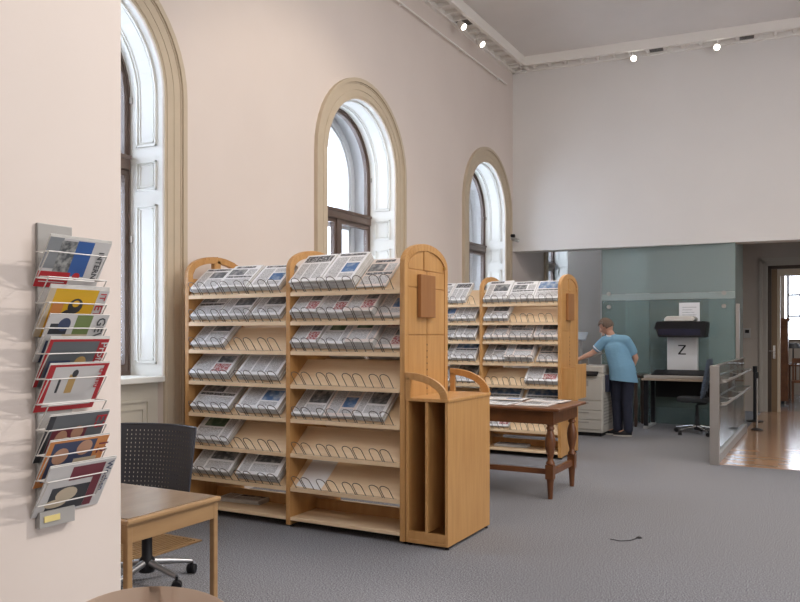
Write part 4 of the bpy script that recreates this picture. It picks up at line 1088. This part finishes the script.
# ------------------------------------------------------------------ furniture in the far room
fc = empty('cabinet', (-1.02,17.9,0)); tag(fc, 'dark reddish wooden cabinet seen through the doorway', 'cabinet')
MB().box(-.45,.27,-.2,.2,.06,1.70).build('body', M['walnut'], fc, bevel=.006); MB().box(-.48,.30,-.22,.22,1.70,1.75).build('top', M['walnut'], fc)
MB().box(-.40,-.13,-.21,-.2,.15,1.60).build('door', M['walnut'], fc, bevel=.004); MB().box(-.10,.22,-.21,-.2,.15,1.60).build('door', M['walnut'], fc, bevel=.004)
MB().box(-.42,.19,-.17,.17,0,.06).build('plinth', M['black'], fc)
tb = empty('reading_table', (-.36,18.9,0)); tag(tb, 'dark wooden reading table seen through the doorway', 'table')
MB().box(-.48,.9,-.35,.35,.74,.78).build('table_top', M['walnut'], tb)
for x in (-.43,.83):
    for y in (-.3,.3): MB().box(x-.03,x+.03,y-.03,y+.03,0,.74).build('leg', M['walnut'], tb)
fch = empty('wooden_chair', (-.50,18.2,0)); tag(fch, 'dark wooden chair in front of the reading table beyond the doorway', 'chair')
MB().box(-.20,.20,-.2,.2,.42,.46).build('seat', M['walnut'], fch)
mb = MB().box(-.20,.20,.17,.20,.82,.92)
for i in range(4): mb.box(-.15+.09*i,-.12+.09*i,.175,.195,.46,.82)
mb.build('backrest', M['walnut'], fch)
for x in (-.18,.18):
    for y in (-.18,.18): MB().box(x-.018,x+.018,y-.018,y+.018,0,.82 if y>0 else .42).build('leg', M['walnut'], fch)
lm = empty('table_lamp', (-.70,18.9,.78)); tag(lm, 'black reading lamp on the table beyond the doorway', 'lamp')
MB().lathe([(.08,0),(.08,.02),(.015,.03),(.012,.36)],seg=14).build('stand', M['black'], lm); MB().lathe([(.19,.34),(.10,.44),(.09,.45)],seg=18).build('lamp_shade', M['black'], lm)

# ------------------------------------------------------------------ light
w = bpy.data.worlds.new('world'); sc.world = w; w.use_nodes = True
bg = w.node_tree.nodes['Background']; bg.inputs[0].default_value = (.82,.90,1,1); bg.inputs[1].default_value = 7.5
def area(name, loc, aim, sx, sy, e, col):
    l = bpy.data.lights.new(name,'AREA'); l.shape='RECTANGLE'; l.size=sx; l.size_y=sy; l.energy=e; l.color=col
    o = bpy.data.objects.new(name, l); C.objects.link(o); o.location = loc
    o.rotation_euler = (Vector(aim)-Vector(loc)).to_track_quat('-Z','Y').to_euler(); return o
area('hall_fill_front', (1.5,1.5,5.8), (.2,4,0), 4, 4, 165, (1,.95,.90))  # added soft fill near the ceiling, out of view, no fitting there
area('hall_fill_middle', (.8,6.6,5.8), (.2,6.6,0), 4, 4, 220, (1,.95,.90))  # second added fill, over the middle of the hall
area('side_fill', (6.2,5,3.2), (-3,9.5,3.2), 6, 3, 300, (.97,.98,1))  # added cool fill from the right; the wall there has no window
def spl(name, loc, aim, e, ang, col=(1,.86,.70), size=.04, blend=.6):
    l = bpy.data.lights.new(name,'SPOT'); l.energy=e; l.spot_size=math.radians(ang); l.spot_blend=blend; l.color=col; l.shadow_soft_size=size
    o = bpy.data.objects.new(name, l); C.objects.link(o); d=(Vector(aim)-Vector(loc)).normalized(); o.location = Vector(loc)+d*.09
    o.rotation_euler = d.to_track_quat('-Z','Y').to_euler()
spl('spot_beam', (WX+.20, 10.05, 5.79), (-.5,9.4,2.2), 150, 75)
spl('spot_beam', (WX+.20, 10.72, 5.76), (-.5,10.0,2.2), 150, 75)
spl('hall_spot', (1.5,6.7,5.75), (-2.3,1.7,1.3), 1000, 46, (1,.92,.84), .06)
spl('spot_beam', p1, (-1.2,8,0), 150, 60)
spl('spot_beam', p2, (-2.3,6.5,.6), 300, 45)
spl('warm_ceiling_spot', (-1.6,5.6,5.8), (-4.75,6.6,1.6), 150, 80)
area('far_room_light', (.3,18.2,3.9), (.3,18.2,0), 2, 2, 60, (1,.97,.92))

vs_ = sc.view_settings
sc.display_settings.display_device = 'sRGB'
vs_.view_transform = 'Standard'; vs_.look = 'None'; vs_.exposure = 0.0; vs_.gamma = 1; vs_.use_curve_mapping = False
sc.cycles.max_bounces = 8; sc.cycles.transparent_max_bounces = 24; sc.cycles.sample_clamp_indirect = 6; sc.cycles.use_denoising = True
